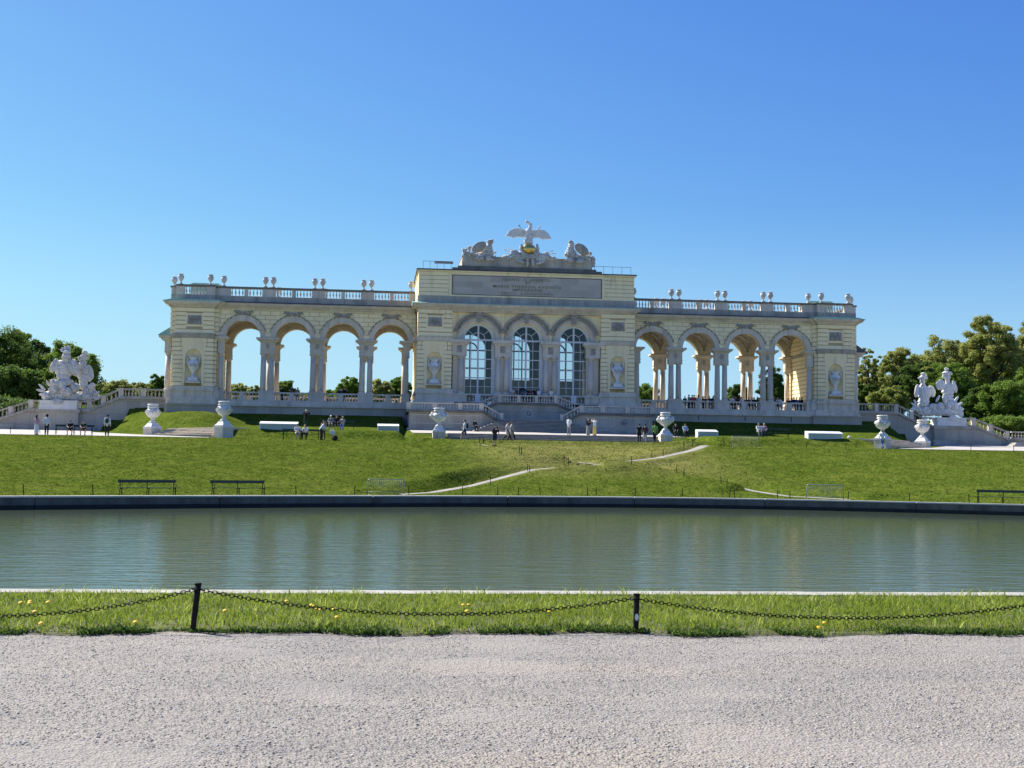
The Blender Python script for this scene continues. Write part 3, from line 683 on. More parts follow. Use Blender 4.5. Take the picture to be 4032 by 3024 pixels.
    def nichewall(mb,xc,x0,x1,y0,y1,z0,z1,nr,nz0,nz1):
        """front block with an arched recess (nr half width, foot nz0, springing nz1)"""
        # side courses
        n=round((z1-z0)/.47);hh=(z1-z0)/n
        ww=nr+.28
        for i in range(n):
            a=z0+i*hh+.043;b=z0+(i+1)*hh-.043
            if b<nz1+nr+.35:
                mb.box(x0,xc-ww,y0,y0+.3,a,b);mb.box(xc+ww,x1,y0,y0+.3,a,b)
            else:
                # voussoir zone: split into wedge shaped blocks
                cuts=[x0,xc-1.15-(.2),xc-.62,xc-.20,xc+.20,xc+.62,xc+1.35,x1]
                for p,q in zip(cuts[:-1],cuts[1:]): mb.box(p+.03,q-.03,y0,y0+.3,a if (p==x0 or q==x1) else a-.03,b if (p==x0 or q==x1) else b+.03 if i<n-1 else b)
        P=arcpts(xc,nr,nz1,n=16);y=y0+.03
        for(a,b) in zip(P[:-1],P[1:]): mb.face([(a[0],y,a[1]),(b[0],y,b[1]),(b[0],y,z1),(a[0],y,z1)])
        for sg in(-1,1): mb.face([(xc+sg*nr,y,nz1-.1),(xc+sg*(ww+.03),y,nz1-.1),(xc+sg*(ww+.03),y,z1),(xc+sg*nr,y,z1)])
        q0=len(mb.f)
        for y in(y0+.08,):
            mb.face([(x0+.02,y,z0),(xc-ww,y,z0),(xc-ww,y,z1),(x0+.02,y,z1)]);mb.face([(xc+ww,y,z0),(x1-.02,y,z0),(x1-.02,y,z1),(xc+ww,y,z1)])
        mb.two.append((q0,len(mb.f)))
        # smooth surround
        ys=y0+.0
        P=arcpts(xc,nr,nz1,n=16);Q=arcpts(xc,ww-.03,nz1,n=16)
        for i in range(16): 
            mb.face([(P[i][0],ys,P[i][1]),(P[i+1][0],ys,P[i+1][1]),(Q[i+1][0],ys,Q[i+1][1]),(Q[i][0],ys,Q[i][1])])
        for sg in(-1,1): mb.face([(xc+sg*nr,ys,nz0),(xc+sg*(ww-.03),ys,nz0),(xc+sg*(ww-.03),ys,nz1),(xc+sg*nr,ys,nz1)])
        # concave recess
        m_=10
        for i in range(m_):
            a0=PI*i/m_;a1=PI*(i+1)/m_
            p=(xc+nr*math.cos(a0),ys+nr*.8*math.sin(a0));q=(xc+nr*math.cos(a1),ys+nr*.8*math.sin(a1))
            mb.face([(p[0],p[1],nz0),(q[0],q[1],nz0),(q[0],q[1],nz1),(p[0],p[1],nz1)],True)
            for j in range(6):
                b0=PI/2*j/6;b1=PI/2*(j+1)/6
                def D(a,b): return (xc+nr*math.cos(a)*math.cos(b),ys+nr*.8*math.sin(a)*math.cos(b),nz1+nr*math.sin(b))
                mb.face([D(a0,b0),D(a1,b0),D(a1,b1),D(a0,b1)],True)
        mb.face([(xc-nr,ys,nz0),(xc+nr,ys,nz0),(xc+nr,ys+nr*.8,nz0),(xc-nr,ys+nr*.8,nz0)])
    x0,x1=pc-2.05,pc+2.05
    # lower storey
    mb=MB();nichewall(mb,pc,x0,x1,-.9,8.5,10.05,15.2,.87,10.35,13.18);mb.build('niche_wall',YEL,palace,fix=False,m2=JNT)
    mb=MB();mb.box(x0+.03,x1-.03,-.05,8.5,10.05,15.2);mb.box(x0+.1,x1-.1,-.78,-.05,14.15,15.2);mb.box(x0+.1,pc-.9,-.78,-.05,10.05,14.2);mb.box(pc+.9,x1-.1,-.78,-.05,10.05,14.2)
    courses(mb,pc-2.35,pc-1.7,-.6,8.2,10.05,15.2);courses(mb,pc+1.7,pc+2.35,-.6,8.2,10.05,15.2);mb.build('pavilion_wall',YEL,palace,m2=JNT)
    mb=MB();cornice(mb,pc-2.35,pc+2.35,-.6,8.2,15.2,((.12,.06),(.22,.12)));cornice(mb,x0,x1,-.9,8.5,15.2,((.12,.06),(.24,.12),(.1,.22)));mb.build('string_course',STD,palace)
    # upper storey
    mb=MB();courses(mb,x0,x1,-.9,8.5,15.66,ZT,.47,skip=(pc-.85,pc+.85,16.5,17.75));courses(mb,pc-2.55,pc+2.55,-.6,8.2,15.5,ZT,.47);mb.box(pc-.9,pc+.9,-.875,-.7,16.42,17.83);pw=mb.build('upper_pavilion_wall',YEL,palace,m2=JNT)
    mb=MB();mb.box(pc-.72,pc+.72,-.93,-.8,16.63,17.62)
    for sx in(-1,1):
        for q in range(5): mb.ell((pc+sx*(.3+.09*q),-.95,17.45-.17*q),(.11,.05,.11),seg=7,rings=5)
        mb.ell((pc+sx*.5,-.95,16.85),(.15,.05,.12),seg=8,rings=5)
    for r_ in(.34,.22,.1): mb.lathe([(r_-.045,-.03),(r_,0),(r_-.045,.03)],(0,0,0),14) if False else ring(mb,pc,17.1,r_-.05,r_,-.99,-.9,20,0,2*PI)
    mb.build('relief_panel',GRE,pw)
    mb=MB();z=ZT
    for h,p in((.14,.10),(.16,.22),(.10,.50),(.14,.62),(.06,.70)):
        mb.box(x0-p,x1+p,-.9-p,8.5+p,z,z+h);mb.box(pc-2.55-p,pc+2.55+p,-.6-p,7.3+p,z-.001,z+h-.002);z+=h
    mb.build('cornice',STO,palace)
    mb=MB();ex=3.3
    mb.prism([(pc-ex,19.05),(pc+ex,19.05),(pc+ex-.9,19.24),(pc-ex+.9,19.24)],-1.6,8.2)
    mb.build('cornice_flashing',COP,palace)
    mb=MB();mb.box(x0,x1,-.75,7.4,19.24,19.86);mb.box(pc-2.6,pc+2.6,-.35,7.1,19.24,19.84);mb.build('parapet_base',STD,palace)
    for X0,X1 in((x0,x0+.9),(x1-.9,x1)):
        mb=MB();mb.box(X0,X1,-.75,-.2,19.86,20.72);mb.build('parapet_pedestal',STO,palace)
    balustrade(x0+.9,x1-.9,-.5,19.86,1.0,palace,rail=.04,foot=.02,sp=.3,m=WHD,seg=7,name='parapet_balusters')
    balustrade(x0+.9,x1-.9,7.0,19.86,1.0,palace,rail=.04,foot=.02,sp=.3,m=WHD,seg=7,name='parapet_balusters')
    mb=MB();mb.box(pc+s*2.2,pc+s*2.6,-.3,1.2,19.86,20.62);mb.build('parapet_pedestal',STO,palace)
    mb=MB();mb.box(x0-.06,x1+.06,-.82,-.18,20.72,20.92);mb.box(x0-.06,x1+.06,6.8,7.3,20.72,20.92);mb.box(pc+s*2.1,pc+s*2.7,-.36,7.1,20.62,20.80);mb.build('parapet_coping',STC,palace)
    # stone podium of the pavilion
    mb=MB();mb.box(x0-.1,x1+.1,-1.1,7.8,9.75,10.05);mb.box(x0-.2,x1+.2,-1.2,7.9,9.55,9.75);mb.box(x0-.05,x1+.05,-1.05,7.7,8.85,9.55);mb.box(x0-.35,x1+.35,-1.35,8,8.5,8.85);mb.box(x0-.5,x1+.5,-1.5,8,8.2,8.5)
    mb.box(pc-2.6,pc+2.6,-.8,7.5,9.6,10.02);mb.box(pc-2.75,pc+2.75,-.85,7.5,8.25,9.6)
    mb.build('pavilion_podium',STO,palace)
    mb=MB();mb.box(pc-2.9,pc+2.9,-1.6,8,8.03,8.2);mb.box(pc-2.8,pc+2.8,-1.45,8,5.2,8.03);mb.build('podium_wall',STW,palace)
    # side portico: two columns carrying a little copper roofed entablature
    for yy in(.15,5.2):
        pier(pc+s*2.55,yy,.62,single=s*.30,depth=1.0)
    X=pc+s*2.55
    mb=MB();mb.box(X,X+s*.62,.2,6.2,13.8,15.0);mb.box(X,X+s*.95,-.1,6.5,15.0,15.25);mb.box(X,X+s*1.2,-.35,6.7,15.25,15.45);mb.build('side_entablature',STO,palace)
    mb=MB();mb.prism([(X,15.45),(X+s*1.28,15.45),(X+s*1.28,15.5),(X+s*.02,16.35)],-.42,6.78);mb.build('side_roof',COP if s<0 else LEAD,palace)
    # glazed lantern on the terrace
    mb=MB();X=pc-s*.6
    mb.box(X-1.6,X+1.6,2.6,5.2,19.86,21.35);mb.prism([(X-1.75,21.35),(X+1.75,21.35),(X+1.3,21.55),(X-1.3,21.55)],2.4,5.4);la=mb.build('roof_lantern',COP,palace)
    mb=MB()
    for q in range(3): mb.box(X-1.45+q*1.0,X-.6+q*1.0,2.57,2.6,20.95,21.27)
    mb.build('lantern_pane',GPANE,la)
    mb=MB();mb.box(lo,hi,.3,YB+.4,19.1,19.4);mb.build('roof_terrace',STD,palace)
# ---- centre block
CX=11.69;CY=-3.9
def cblock(x0,x1,z0,z1,y0=CY,y1=9.5,**k): 
    mb=MB();courses(mb,x0,x1,y0,y1,z0,z1,**k);return mb
for s in SIDE:
    nc=s*9.86;a,b=sorted((s*8.02,s*CX))
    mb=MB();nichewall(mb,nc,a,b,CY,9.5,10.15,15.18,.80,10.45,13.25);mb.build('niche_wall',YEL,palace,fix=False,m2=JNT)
    mb=MB();mb.box(a+.03,b-.03,CY+.8,9.4,10.1,15.18);mb.box(a+.1,b-.1,CY+.12,CY+.8,14.15,15.18);mb.box(a+.1,nc-.82,CY+.12,CY+.8,10.1,14.2);mb.box(nc+.82,b-.1,CY+.12,CY+.8,10.1,14.2)
    xs0,xs1=(b-.3,b+.0) if s>0 else (a,a+.3)
    n=11;hh=(15.18-10.1)/n
    for i in range(n): mb.box(xs0,xs1+(.0),CY+.33,9.5,10.1+i*hh+.03,10.1+(i+1)*hh-.03)
    mb.build('corner_block_wall',YEL,palace)
    mb=MB();cornice(mb,a,b,CY,9.5,15.18,((.10,.06),(.3,.12),(.08,.2)));mb.build('string_course',STO,palace)
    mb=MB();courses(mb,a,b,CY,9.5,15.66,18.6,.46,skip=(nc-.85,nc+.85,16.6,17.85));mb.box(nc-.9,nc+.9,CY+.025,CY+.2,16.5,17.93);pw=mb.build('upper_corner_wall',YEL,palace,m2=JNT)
    mb=MB();mb.box(nc-.72,nc+.72,CY-.03,CY+.1,16.75,17.72)
    for sx in(-1,1):
        for q in range(5): mb.ell((nc+sx*(.3+.09*q),CY-.05,17.55-.17*q),(.11,.05,.11),seg=7,rings=5)
        mb.ell((nc+sx*.5,CY-.05,16.95),(.15,.05,.12),seg=8,rings=5)
    for r_ in(.34,.22,.1): ring(mb,nc,17.2,r_-.05,r_,CY-.09,CY,20,0,2*PI)
    mb.build('relief_panel',GRE,pw)
    mb=MB();mb.box(a-.12,b+.12,CY-.12,9.5,9.85,10.12);mb.box(a-.2,b+.2,CY-.2,9.5,9.62,9.85);mb.box(a-.06,b+.06,CY-.06,9.5,8.95,9.62);mb.box(a-.3,b+.3,CY-.3,9.5,8.5,8.95);mb.build('corner_podium',STO,palace)
# recessed middle: wall with three arched windows
YW=CY+.55
for i in(-1,0,1):
    xc=i*5.16;x0=xc-2.58;x1=xc+2.58
    if i==-1:x0=-8.05
    if i==1:x1=8.05
    mb=MB();archwall(mb,xc,1.86,15.45,x0+.001,x1-.001,18.6,YW,YW+.8,zb=15.45);aw=mb.build('window_wall',YEL,palace)
    mb=MB();ring(mb,xc,15.62,1.84,2.32,YW-.16,YW+.1);mb.box(xc-2.34,xc-1.84,YW-.16,YW+.1,15.45,15.62);mb.box(xc+1.84,xc+2.34,YW-.16,YW+.1,15.45,15.62);mb.build('archivolt',STO,aw)
    for sg in(-1,1):
        mb=MB()
        for q in range(14):
            t=PI/2-sg*(.16+q*.083);R_=2.50
            d=Vector((math.cos(t),0,math.sin(t)));tn=Vector((-d.z,0,d.x))*(-sg)
            c=Vector((xc,YW-.24,15.62))+d*R_
            for off in(-.13,.10): mb.tube([tuple(c+d*off-tn*.10),tuple(c+d*(off*1.5)+tn*.14+Vector((0,-.06,0))),tuple(c+d*(off*2.1)+tn*.34)],[.10,.10,.02],6)
        mb.build('laurel_garland',GRE,aw)
    mb=MB();mb.lathe([(.02,-.1),(.3,-.06),(.38,0),(.34,.03)],(0,0,0),14);k_=MB();ring(k_,xc,18.12,.16,.36,YW-.34,YW-.12,16,0,2*PI)
    k_.ell((xc,YW-.26,18.12),(.17,.12,.19));k_.ell((xc,YW-.28,18.45),(.22,.12,.15));k_.prism([(xc-.2,17.35),(xc+.2,17.35),(xc+.25,17.85),(xc-.25,17.85)],YW-.3,YW-.1)
    for sg in(-1,1): k_.tube([(xc+sg*.3,YW-.25,18.15),(xc+sg*.55,YW-.28,18.25),(xc+sg*.8,YW-.22,18.02)],[.12,.1,.03],6)
    k_.build('keystone_mask',GRE,aw)
    # window
    gy=YW+.42
    wd=thing('x','x','x');bpy.data.objects.remove(wd)
    mb=MB();A=arcpts(xc,1.86,15.6,n=24);B=arcpts(xc,1.44,15.6,n=24)
    ring(mb,xc,15.6,1.44,1.87,gy-.1,gy+.12)
    for sg in(-1,1): mb.box(xc+sg*1.44,xc+sg*1.87,gy-.1,gy+.12,9.7,15.6)
    mb.box(xc-1.87,xc+1.87,gy-.12,gy+.12,9.55,9.74);mb.box(xc-1.45,xc+1.45,gy-.13,gy+.06,15.42,15.60)
    mb.box(xc-.09,xc+.09,gy-.14,gy+.05,9.7,17.05)
    wf=mb.build('window',FRM,palace)
    mb=MB()
    for z in(13.45,11.45): mb.box(xc-1.44,xc+1.44,gy-.10,gy+.03,z-.055,z+.055)
    for z in(14.45,12.45,10.52): mb.box(xc-1.44,xc+1.44,gy-.07,gy+.02,z-.03,z+.03)
    for sg in(-1,1): mb.box(xc+sg*.75-.03,xc+sg*.75+.03,gy-.075,gy+.025,9.7,15.5)
    ring(mb,xc,15.6,.68,.74,gy-.09,gy+.02)
    for t in(.7,PI-.7): mb.tube([(xc+.7*math.cos(t),gy-.03,15.6+.7*math.sin(t)),(xc+1.46*math.cos(t),gy-.03,15.6+1.46*math.sin(t))],.035,4,False)
    mb.build('glazing_bar',FRM,wf)
    mb=MB();P=arcpts(xc,1.5,15.6,n=24);mb.face([(xc-1.5,gy+.03,9.7)]+[(p[0],gy+.03,p[1]) for p in P]+[(xc+1.5,gy+.03,9.7)]);mb.build('window_pane',GLS,wf,fix=False)
    # rear wall opening and inner room
    mb=MB();mb.box(xc-1.85,xc+1.85,gy+.2,gy+.26,8.9,9.7);mb.build('window_sill_wall',STO,palace)
    for p,q in((xc-1.8,xc-.3),(xc+.3,xc+1.8)): balustrade(p,q,YW-.05,8.75,.95,palace,sp=.33)
    mb=MB();mb.box(xc-.3,xc+.3,YW-.2,YW+.1,8.75,9.7);mb.build('balustrade_block',FRM,palace)
# paired half columns between the windows
for xm,pair in((-7.2,1),(-2.58,2),(2.58,2),(7.2,1)):
    xs=(xm-.47,xm+.47) if pair==2 else ((xm+.22,) if xm<0 else (xm-.22,))
    hw=.82 if pair==2 else .78
    mb=MB();mb.box(xm-hw+.1,xm+hw-.1,YW+.02,YW+.8,9.7,13.75);mb.build('pilaster',STO,palace)
    for cx in xs:
        mb=MB();mb.lathe([(.30,9.92),(.305,11),(.26,13.4)],(cx,YW-.12,0),14);col=mb.build('column',STO,palace)
        mb=MB();mb.box(cx-.36,cx+.36,YW-.48,YW+.02,9.7,9.8);mb.lathe([(.35,9.8),(.36,9.86),(.31,9.93)],(cx,YW-.12,0),14);mb.build('base',STO,col)
        mb=MB();mb.lathe([(.26,13.4),(.29,13.45),(.26,13.5),(.35,13.64)],(cx,YW-.12,0),14);mb.box(cx-.37,cx+.37,YW-.5,YW+.02,13.64,13.76);mb.build('capital',STO,col)
    mb=MB();mb.box(xm-hw,xm+hw,YW-.42,YW+.79,13.76,14.0);mb.box(xm-hw,xm+hw,YW-.38,YW+.79,14.0,14.85)
    for dz,p in((14.85,.08),(14.97,.18),(15.1,.30)): mb.box(xm-hw-p,xm+hw+p,YW-.38-p,YW+.78,dz,dz+.12 if dz<15.1 else 15.45)
    e=mb.build('entablature_block',STO,palace)
    mb=MB()
    for dx in(-.14,0,.14): mb.box(xm+dx-.04,xm+dx+.04,YW-.42,YW-.38,14.15,14.75)
    mb.box(xm-.28,xm+.28,YW-.40,YW-.379,14.08,14.82);mb.build('triglyph',GRE,e)
    mb=MB();mb.box(xm-.95,xm+.95,YW-.55,YW+.8,9.5,9.7);mb.box(xm-.85,xm+.85,YW-.45,YW+.8,8.75,9.5);mb.build('pedestal',STO,palace)
# small drip stones under the main cornice
for xm in(-2.58,2.58):
    mb=MB();mb.prism([(xm-.16,15.5),(xm+.16,15.5),(xm+.14,18.55),(xm-.05,18.55),(xm-.14,18.55)],YW-.1,YW+.02)
    mb.build('lesene',YEL,palace)
mb=MB();z=18.6
for h,p in((.1,.06),(.14,.16),(.12,.42),(.14,.52),(.06,.6)): mb.box(-CX-p,CX+p,CY-p,9.5+p,z,z+h);z+=h
mb.box(-8.0,8.0,CY+.1,CY+.6,18.4,18.6)
mb.build('main_cornice',STO,palace)
mb=MB();mb.prism([(CY-.63,19.16),(CY-.63,19.2),(CY+.1,19.36),(9.5,19.36),(9.5,19.16)],-CX-.62,CX+.62,'x');mb.build('cornice_flashing',COP,palace)
# attic storey with inscription
mb=MB();mb.box(-11.72,11.72,CY+.22,9.2,19.36,20.06);mb.build('attic_base',STD,palace)
mb=MB()
for a,b in((-11.66,-8.45),(8.45,11.66)): courses(mb,a,b,CY+.3,9.1,20.06,22.68,.44,.05)
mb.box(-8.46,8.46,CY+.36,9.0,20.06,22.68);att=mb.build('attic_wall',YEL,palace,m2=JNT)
mb=MB()
for a,b,c,d in((-8.4,8.4,22.42,22.66),(-8.4,8.4,20.08,20.24),(-8.4,-8.14,20.24,22.42),(8.14,8.4,20.24,22.42)): mb.box(a,b,CY+.26,CY+.37,c,d)
mb.build('panel_frame',YEL,att)
mb=MB();mb.box(-8.13,8.13,CY+.31,CY+.37,20.26,22.40);mb.build('inscription_frame',STC,att)
SLAB=brickmat('inscription_stone',(.56,.50,.42),(.40,.36,.305),(.40,.36,.31),1.9,.62,.008,var=.25,bump=.1,off=.4)
mb=MB();mb.box(-8.0,8.0,CY+.30,CY+.312,20.34,22.32);ip=mb.build('inscription_panel',SLAB,att)
for ln,z,h_,wd_,xx in(('IOSEPHO  II.  AVGVSTO',21.90,.30,5.1,-.15),('ET',21.58,.24,.55,.05),('MARIA THERESIA AVGVSTA',21.14,.31,7.4,0),('IMPERANTIB.',20.80,.27,3.3,.05),('ERECT.  CI\u0186I\u0186CCLXXV.',20.42,.28,5.7,.05)):
    cu=bpy.data.curves.new('inscription','FONT');cu.body=ln;cu.size=1;cu.align_x='CENTER';cu.extrude=.02;cu.space_character=1.15;cu.offset=.012
    o=bpy.data.objects.new('t',cu);C.objects.link(o);dg=bpy.context.evaluated_depsgraph_get();me=bpy.data.meshes.new_from_object(o.evaluated_get(dg))
    co=np.empty(len(me.vertices)*3);me.vertices.foreach_get('co',co);co=co.reshape(-1,3);wcur=np.ptp(co[:,0]) or 1;hcur=np.ptp(co[:,1]) or 1
    out=np.stack([(co[:,0]-co[:,0].mean()*0-(co[:,0].max()+co[:,0].min())/2)*wd_/wcur+xx,-co[:,2]+CY+.30-.012,(co[:,1]-co[:,1].min())*h_/hcur+z],-1);me.vertices.foreach_set('co',out.ravel())
    me.materials.clear();me.materials.append(LET);bpy.data.objects.remove(o);meshobj(me,'inscription_line',LET,ip)
mb=MB();mb.box(-11.78,11.78,CY+.16,9.3,22.68,22.84);mb.build('attic_cornice',YEL,palace)
mb=MB();mb.box(-11.9,11.9,CY+.05,9.4,22.84,22.95);mb.build('attic_capping',LEAD,palace)
mb=MB();mb.box(-8.1,8.1,CY+.3,2,22.95,23.2);mb.box(-7.5,7.5,CY+.4,1.6,23.2,23.42);mb.build('roof_step',STC,palace)
mb=MB();mb.box(-7.06,7.06,CY+.55,1.2,23.42,24.42);mb.box(-7.1,7.1,CY+.5,1.25,24.42,24.5);mb.build('sculpture_plinth',STD,palace)
# terrace rails and board on the attic roof
for X0,X1 in((-11.2,-8.2),(7.4,11.4)):
    mb=MB();mb.box(X0,X1,-3.0,-2.97,23.85,23.89)
    for q in range(5): X=X0+(X1-X0)*q/4;mb.box(X-.02,X+.02,-3.02,-2.97,22.95,23.89)
    mb.build('terrace_rail',GALV,palace)
mb=MB();mb.box(-10.0,-8.0,-3.1,-3.04,23.62,23.9);mb.build('terrace_board',GRE,palace)
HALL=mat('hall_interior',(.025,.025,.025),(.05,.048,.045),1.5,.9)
# dark interior shell so that daylight is seen only through matching rear windows
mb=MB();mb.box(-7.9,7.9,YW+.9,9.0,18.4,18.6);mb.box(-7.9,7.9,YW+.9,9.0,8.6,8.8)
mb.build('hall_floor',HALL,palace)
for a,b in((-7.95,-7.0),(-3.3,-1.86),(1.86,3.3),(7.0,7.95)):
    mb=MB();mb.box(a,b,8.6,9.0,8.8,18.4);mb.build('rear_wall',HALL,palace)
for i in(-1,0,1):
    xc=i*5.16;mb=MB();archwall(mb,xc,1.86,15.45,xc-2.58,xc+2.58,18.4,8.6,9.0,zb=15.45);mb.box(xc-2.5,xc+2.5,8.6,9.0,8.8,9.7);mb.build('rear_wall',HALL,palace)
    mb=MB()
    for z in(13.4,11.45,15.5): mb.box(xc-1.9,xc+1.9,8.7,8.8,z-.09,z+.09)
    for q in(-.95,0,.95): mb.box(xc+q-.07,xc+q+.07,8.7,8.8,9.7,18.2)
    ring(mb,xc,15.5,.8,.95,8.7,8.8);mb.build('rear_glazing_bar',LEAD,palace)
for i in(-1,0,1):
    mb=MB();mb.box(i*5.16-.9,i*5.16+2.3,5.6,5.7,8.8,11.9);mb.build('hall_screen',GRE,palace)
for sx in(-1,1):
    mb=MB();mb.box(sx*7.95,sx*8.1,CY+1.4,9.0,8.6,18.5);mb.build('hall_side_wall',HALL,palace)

# ------------------------------------------------------------------ central staircase
stair=thing('grand_staircase','grey stone double staircase with balustrades below the three windows','staircase',(0,-9,5.3))
def sb(mb,name,m=STK,parent=None):
    o=mb.build(name,m,parent or stair);o.matrix_parent_inverse=(parent or stair).matrix_basis.inverted();return o
def sbal(*a,**k):
    o=balustrade(*a,parent=stair,**k);o.matrix_parent_inverse=stair.matrix_basis.inverted();return o
for s in SIDE:
    # front wall with raking end (x,z outline)
    P=[(s*12.55,5.0),(s*12.55,7.42),(s*5.0,7.42),(s*3.05,6.28),(s*3.05,5.0)]
    mb=MB();mb.prism(P,-9.0,-8.2);mb.box(s*12.55,s*11.8,-8.2,-1.2,5.0,7.42);mb.box(s*11.9,s*5.1,-8.2,-4.2,6.2,7.3);sb(mb,'stair_wall')
    mb=MB()
    for a,b in((12.3,8.9),(8.6,5.2)):
        lo,hi=sorted((s*a,s*b))
        for q in(0,): mb.box(lo,hi,-9.04,-9.0,6.25,6.33);mb.box(lo,hi,-9.04,-9.0,7.1,7.18);mb.box(lo,lo+.08,-9.04,-9.0,6.33,7.1);mb.box(hi-.08,hi,-9.04,-9.0,6.33,7.1)
    sb(mb,'panel_moulding',STO)
    mb=MB();mb.box(s*12.75,s*3.0,-9.22,-8.1,5.0,5.62);mb.box(s*12.8,s*2.95,-9.3,-8.1,5.62,5.78);mb.box(s*12.75,s*12.5,-9.1,-1.2,5.0,5.7);sb(mb,'stair_plinth',STD)
    th=.24
    P=[(s*12.8,7.42),(s*12.8,7.42+th),(s*4.95,7.42+th),(s*2.95,6.28+th-.02),(s*2.95,6.24),(s*4.95,7.42)]
    mb=MB();mb.prism(P,-9.25,-8.1);mb.box(s*12.8,s*11.7,-8.1,-1.3,7.42,7.66);sb(mb,'stair_coping',STC)
    z=7.66
    for a,b in((12.35,10.2),(9.75,7.6),(7.15,5.45)): sbal(min(s*a,s*b),max(s*a,s*b),-8.7,z,.74,sp=.30,rail=.13,foot=.08,seg=8)
    for a in(12.6,9.97,7.37,5.2):
        mb=MB();mb.box(s*a-.24,s*a+.24,-8.9,-8.5,z,z+.76);sb(mb,'balustrade_block',STO)
    o=balustrade(s*4.95,s*3.2,-8.7,7.62,.74,parent=stair,z1=6.60,sp=.30,rail=.13,foot=.08);o.matrix_parent_inverse=stair.matrix_basis.inverted()
    mb=MB();mb.box(s*2.95,s*3.25,-8.9,-8.5,6.4,7.45);sb(mb,'newel_block',STO)
    mb=MB();R9=[(.42,0),(.46,.05),(.36,.09),(.30,.05)]
    cxm,czm=s*9.6,6.72
    ring(mb,cxm,czm,.24,.34,-9.1,-9.0,18,0,2*PI);mb.ell((cxm,-9.05,czm),(.2,.14,.2));mb.ell((cxm,-9.13,czm-.06),(.09,.1,.08));sb(mb,'lion_mask',GRE)
    # upper flight up to the balcony: raking wall behind
    P=[(s*5.3,6.6),(s*5.3,7.72),(s*3.04,8.55),(s*0.0,8.55),(0,6.6)]
    mb=MB();mb.prism(P,-5.0,-4.0);sb(mb,'balcony_wall')
    P=[(s*5.4,7.70),(s*5.4,7.92),(s*3.08,8.78),(0,8.78),(0,8.55),(s*3.04,8.55)]
    mb=MB();mb.prism(P,-5.2,-3.95);sb(mb,'balcony_coping',STC)
    o=balustrade(s*3.2,s*5.2,-5.0,8.76,.78,parent=stair,z1=7.98,sp=.28,rail=.12,foot=.06);o.matrix_parent_inverse=stair.matrix_basis.inverted()
    sbal(min(s*2.8,s*1.1),max(s*2.8,s*1.1),-5.0,8.78,.78,sp=.28,rail=.12,foot=.06)
    mb=MB();mb.box(s*2.8,s*3.2,-5.18,-4.82,8.76,9.6);mb.box(s*.75,s*1.1,-5.16,-4.84,8.76,9.56);sb(mb,'balustrade_block',STO)
    # side flights
    for k in range(7):
        mb=MB();mb.box(s*(3.3+k*.34),s*(5.7),-8.2,-5.2,6.3+k*.14,6.44+k*.14) if False else mb.box(s*(3.2+k*.3),s*5.4,-8.2,-5.2,6.6+k*.13,6.73+k*.13);sb(mb,'step',STEP)
sbal(-.75,.75,-5.0,8.78,.78,sp=.28,rail=.12,foot=.06)
mb=MB();ring(mb,.15,7.66,.34,.46,-5.08,-4.98,22,0,2*PI);ring(mb,.15,7.66,.75,.81,-5.03,-4.99,26,0,PI);sb(mb,'fountain_ring',STO)
mb=MB();mb.ell((.15,-4.98,7.66),(.32,.1,.32));sb(mb,'fountain_mask',GRE)
for k in range(10):
    z=5.28+k*.15;h=6.75-k*.37;mb=MB();mb.box(-h+.15,h+.15,-13.2+k*.36,-9.3 if k<9 else -5.0,z+.08,z+.15);sb(mb,'step_tread',STEP);mb=MB();mb.box(-h+.23,h+.07,-13.12+k*.36,-9.3 if k<9 else -5.0,z-.3,z+.08);sb(mb,'step_riser',STC)  # risers darker than treads: shade below the nosings put into the colour
for k in range(5):
    z=4.22+k*.135;mb=MB();mb.box(-9.55,9.55,-25.5+k*.36,-22.6,z+.07,z+.135);mb2=MB();mb2.box(-9.5,9.5,-25.42+k*.36,-22.6,z-.25,z+.07);sb(mb2,'step_riser',STC);o=mb.build('step_tread',STEP,stair);o.matrix_parent_inverse=stair.matrix_basis.inverted()  # dark risers again carry the shade under each tread as colour
mb=MB();mb.box(-2.2,2.2,-4.2,-3.2,8.4,8.72);mb.box(-12.4,12.4,-4.4,-3.0,6.2,8.45);sb(mb,'balcony_floor',STO)
